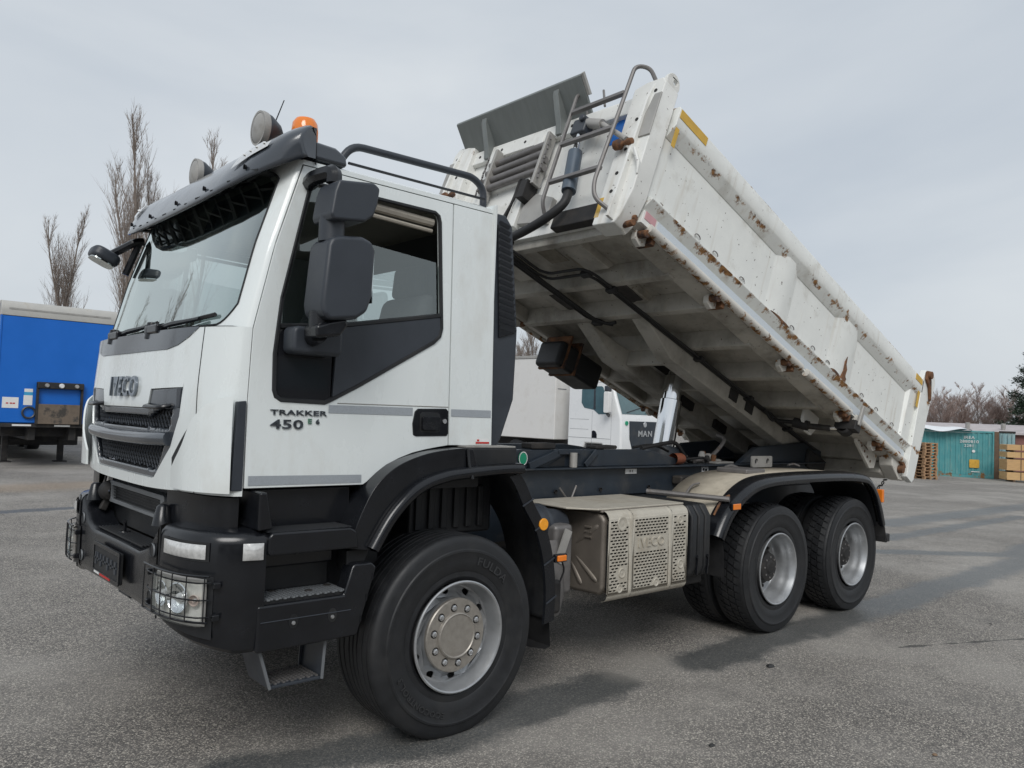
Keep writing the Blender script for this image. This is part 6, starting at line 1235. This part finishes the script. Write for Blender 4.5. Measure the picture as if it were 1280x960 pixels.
# corner posts
for s_ in (-1, 1):
    sy = lambda a, b: sorted((s_*a, s_*b))
    m_ = MB(); m_.prism([(s_*.93, -.06), (s_*.93, 1.10), (s_*1.04, 1.13), (s_*1.185, 1.13), (s_*1.22, 1.08), (s_*1.22, .18), (s_*1.17, -.02), (s_*1.13, -.07)], 'x', -5.04, -4.88); cp = Bd(m_, 'front_corner_post', 'bodyplain', .01)
    m_ = MB(); m_.prism([(-5.10, -.05), (-5.10, .02), (-5.07, .95), (-5.04, 1.10), (-5.02, 1.10), (-5.02, -.05)], 'y', *sy(1.10, 1.125)); Bd(m_, 'post_web', 'bodyplain', .004)
    m_ = MB(); m_.prism([(s_*1.10, .62), (s_*1.10, .70), (s_*1.16, .98), (s_*1.225, .98), (s_*1.225, .62)], 'x', -5.052, -5.04); Bd(m_, 'post_cover', 'lgrey', .004)
    m_ = MB(); m_.panel(circle(-4.95, 1.13, .075, 20), [circle(-4.93, 1.15, .024, 12)], lambda x, z, d: (x, s_*(1.21+d), z), .03); Bd(m_, 'hinge_eye', 'bodyplain', .004)
    for (y, z) in ((1.05, .80), (1.15, 1.02), (1.03, .55), (1.02, .35), (1.02, .2), (1.15, .9)): Bd(MB().prism(circle(s_*y, z, .014, 10), 'x', -5.0445, -5.038), 'post_hole', 'dark')
    m_ = MB(); m_.lathe([(.001, -.05), (.022, -.045), (.028, -.015), (.022, .0), (.015, .03), (.026, .05), (.04, .07), (.036, .11), (.02, .12)], 16, 'y', (-5.09, -1.08 if s_ < 0 else .95, .56)); Bd(m_, 'lock_pin', 'rust'); Bd(MB().tube([(-5.07, s_*1.15, .50), (-5.05, s_*1.21, .38), (-5.04, s_*1.215, .30)], [.022, .026, .012], 8, flat=.6), 'lock_lever', 'bodyplain')
    for k in range(6):
        r_ = random.Random(k+7); cx_, cy_, cz_ = -4.90+r_.uniform(-.09, .08), s_*(1.15+r_.uniform(-.06, .04)), .0+r_.uniform(-.05, .07); (Bd(MB().tube([(cx_, cy_-.045, cz_), (cx_+r_.uniform(-.02, .02), cy_+.045, cz_)], .024, 10), 'rusty_knuckle', 'rust', .004) if k % 2 else Bd(MB().box(-.035, .035, -.012, .012, -.045, .045, Matrix.Translation((cx_, cy_, cz_)) @ Matrix.Rotation(r_.uniform(-.7, .7), 4, 'Y')), 'rusty_plate', 'rustrail', .005))
Bd(MB().box(-5.0415, -5.04, -.97, -.93, .0, .16), 'corner_sticker', 'yellow')
# ladder
lad = Bd(MB().tube(fillet([(-4.98, -.42, 1.08), (-5.02, -.40, 1.22), (-5.11, -.38, 1.20), (-5.13, -.42, .18), (-5.06, -.42, .10)], .05), .015, 8).tube(fillet([(-4.98, -1.10, 1.12), (-5.04, -1.02, 1.27), (-5.13, -.96, 1.24), (-5.15, -.94, .22), (-5.13, -.97, .10), (-5.04, -1.06, .04)], .06), .016, 8), 'ladder', 'steel')
for z in (1.0, .70, .36): Bd(MB().bar((-5.12, -.41, z), (-5.14, -.95, z-.01), .035, .03), 'ladder_rung', 'steel', .004)
Bd(MB().tube([(-4.97, -.50, 1.30), (-4.99, -.60, 1.10)], .010, 6), 'canopy_stay', 'steel')
# pusher cylinder for the tailgate
m_ = MB(); m_.tube([(-5.08, -.62, .26), (-5.08, -.55, .62)], .055, 16); Bd(m_, 'lock_actuator', 'pcyl'); Bd(MB().tube([(-5.08, -.55, .62), (-5.08, -.53, .80)], .026, 12), 'actuator_rod', 'chrome')
m_ = MB(); m_.box(-5.12, -5.02, -.60, -.45, .78, .92); m_.lathe([(.001, -.07), (.03, -.07), (.035, .07), (.001, .07)], 12, 'x', (-5.08, -.56, .90)); Bd(m_, 'actuator_head', 'dgrey', .02); Bd(MB().tube([(-5.08, -.58, .88), (-5.08, -.75, .82)], .038, 10).tube([(-5.08, -.75, .82), (-5.08, -1.05, .60)], .02, 10), 'lock_shaft', 'lgrey')
Bd(MB().box(-5.03, -4.952, -.92, -.48, .0, .14), 'actuator_recess', 'dark', .01); Bd(MB().tube(spline([(-5.08, -.62, .26), (-5.10, -.63, .14), (-5.12, -.52, .03), (-5.10, -.30, -.03), (-5.05, .02, -.05)], 6), .034, 10), 'corrugated_hose', 'rubber')
m_ = MB(); m_.prism([(s_, z) for s_, z in ((-.93, .70), (-.74, .72), (-.70, .88), (-.80, .94), (-.93, .92))], 'x', -4.956, -4.95); Bd(m_, 'blue_sticker', 'blue')
# four pipes in a rack
for k in range(4):
    z = .55+.083*k; Bd(MB().tube([(-5.02, .62-.01*k, z+.02), (-5.02, -.16+.015*k, z+.07)], .030, 12), 'rack_pipe', 'steel')
for y in (-.12, .52): Bd(MB().box(-5.07, -4.98, y-.015, y+.015, .46, .95), 'pipe_rack', 'lgrey', .004)
for k in range(9): Bd(MB().tube([(-5.06, .60+.008*(k % 2), .50+.045*k), (-5.05, .62-.008*(k % 2), .54+.045*k)], .009, 5), 'chain_link', 'steel')
for k in range(9): Bd(MB().tube([(-5.06, -.17+.012*(k % 2), .50+.045*k), (-5.06, -.15-.012*(k % 2), .54+.045*k)], .009, 5), 'chain_link', 'steel')
m_ = MB(); m_.box(-5.08, -4.96, -.08, .0, .34, .50); m_.tube(fillet([(-5.02, -.04, .50), (-5.05, .06, .56), (-5.02, .10, .42), (-5.02, .14, .06)], .04), .012, 6).tube([(-5.04, .05, .42), (-5.04, .18, .02)], .012, 6); Bd(m_, 'valve_group', 'dark')
m_ = MB(); m_.prism([(-.36, .10), (-.02, .14), (-.02, .30), (-.14, .40), (-.36, .32)], 'x', -5.0, -4.95); Bd(m_, 'valve_guard', 'lgrey', .006)
for k in range(5): Bd(MB().lathe([(.001, .04), (.03, .035), (.034, -.03), (.02, -.05)], 10, 'y', (-5.0, .0+.05*k, -.03+.012*(k % 2))), 'line_fitting', 'dark')
# canopy over the cab
m_ = MB(); m_.prism([(-4.96, 1.07), (-5.205, 1.275), (-5.205, 1.295), (-5.185, 1.295), (-4.945, 1.085)], 'y', -.46, 1.10); cn = Bd(m_, 'canopy', 'canopy', .003)
m_ = MB(); m_.prism([(-5.08, 1.18), (-5.21, 1.285), (-5.20, 1.31), (-5.06, 1.20)], 'y', -.49, -.462); Bd(m_, 'canopy_end', 'lgrey', .003)
for y in (-.18, .72): m_ = MB(); m_.prism([(-5.02, .94), (-5.05, 1.02), (-5.17, 1.21), (-5.18, 1.26), (-4.97, 1.078), (-4.96, .94)], 'y', y-.03, y+.03); Bd(m_, 'canopy_gusset', 'canopy', .004)
# ---- tailgate
m_ = MB(); m_.box(-.06, .0, -1.2, 1.2, -.02, 1.04); Bd(m_, 'tailgate', 'body', .008)
for s_ in (-1, 1):
    sy = lambda a, b: sorted((s_*a, s_*b))
    m_ = MB(); m_.prism([(-.12, -.13), (-.13, .0), (-.13, 1.0), (-.10, 1.10), (.06, 1.16), (.16, 1.13), (.20, 1.06), (.15, .80), (.07, .0), (.06, -.10), (.02, -.15)], 'y', *sy(1.20, 1.262)); Bd(m_, 'rear_post', 'body', .008)
    m_ = MB(); m_.prism([(-.10, .99), (-.11, 1.08), (-.03, 1.11), (.03, 1.02), (.10, .84), (.08, .80), (.0, .94)], 'y', *sy(1.262, 1.29)); Bd(m_, 'latch_plate', 'rust', .01)
    Bd(MB().lathe([(.001, -.05), (.04, -.045), (.05, .0), (.04, .04)], 12, 'y', (-.05, s_*1.27, 1.06)), 'latch_knob', 'rust')
    m_ = MB(); m_.prism([(-.42, .03), (-.36, -.10), (-.16, -.18), (-.02, -.15), (.04, -.04), (-.05, .04)], 'y', *sy(1.06, 1.2)); Bd(m_, 'rear_foot', 'rustrail', .012)
    m_ = MB(); m_.prism([(-.95, .06), (-.90, -.06), (-.52, -.20), (-.42, -.16), (-.40, .0), (-.5, .06)], 'y', *sy(1.02, 1.05)); Bd(m_, 'rear_gusset', 'rustrail', .005)
    for u, z in ((.86, -.02), (.78, -.05), (.70, -.08), (.62, -.11), (.54, -.13)): Bd(MB().prism(circle(-u, z, .014, 10), 'y', *sy(1.05, 1.053)), 'gusset_hole', 'rust')
    Bd(MB().tube([(-.32, s_*1.21, .05), (-.10, s_*1.21, -.04)], .03, 8), 'rear_hinge', 'rust'); Bd(MB().lathe([(.001, -.05), (.04, -.05), (.045, .05), (.001, .05)], 12, 'y', (-.20, s_*1.20, -.08)), 'rear_hinge_pin', 'rust')
Bd(MB().box(-.30, -.10, -1.06, 1.06, -.17, -.04), 'rear_beam', 'under', .02); m_ = MB(); m_.box(-.75, -.35, -.5, .5, -.30, -.1); Bd(m_, 'hinge_block', 'dark', .03)
# hidden load floor inside
Bd(MB().box(-4.88, -.06, -1.15, 1.15, .128, .14), 'load_floor', mat('scuffed_steel_floor', (.2, .18, .16), .5, .5, .3, 4))
# chain from the bed to the frame
a = Vector((5.32, -1.0, 1.12)); b = Vector((5.98, -1.02, 1.22))
for k in range(14):
    t = k/13; p0 = a.lerp(b, t)-Vector((0, 0, .10*math.sin(PI*t))); d = (b-a)/13*.62; rr = Matrix.Rotation(PI/2*(k % 2), 4, 'X')
    lk = [p0+Vector((d.x*math.cos(q)*.9, 0, 0))+(rr @ Vector((0, .016*math.sin(q), 0)))+Vector((0, 0, (d.x*math.cos(q))*(b.z-a.z)/(b.x-a.x)*.6)) for q in [2*PI*j/8 for j in range(9)]]
    P(MB().tube(lk, .006, 5, caps=False), 'chain_link', 'dark')
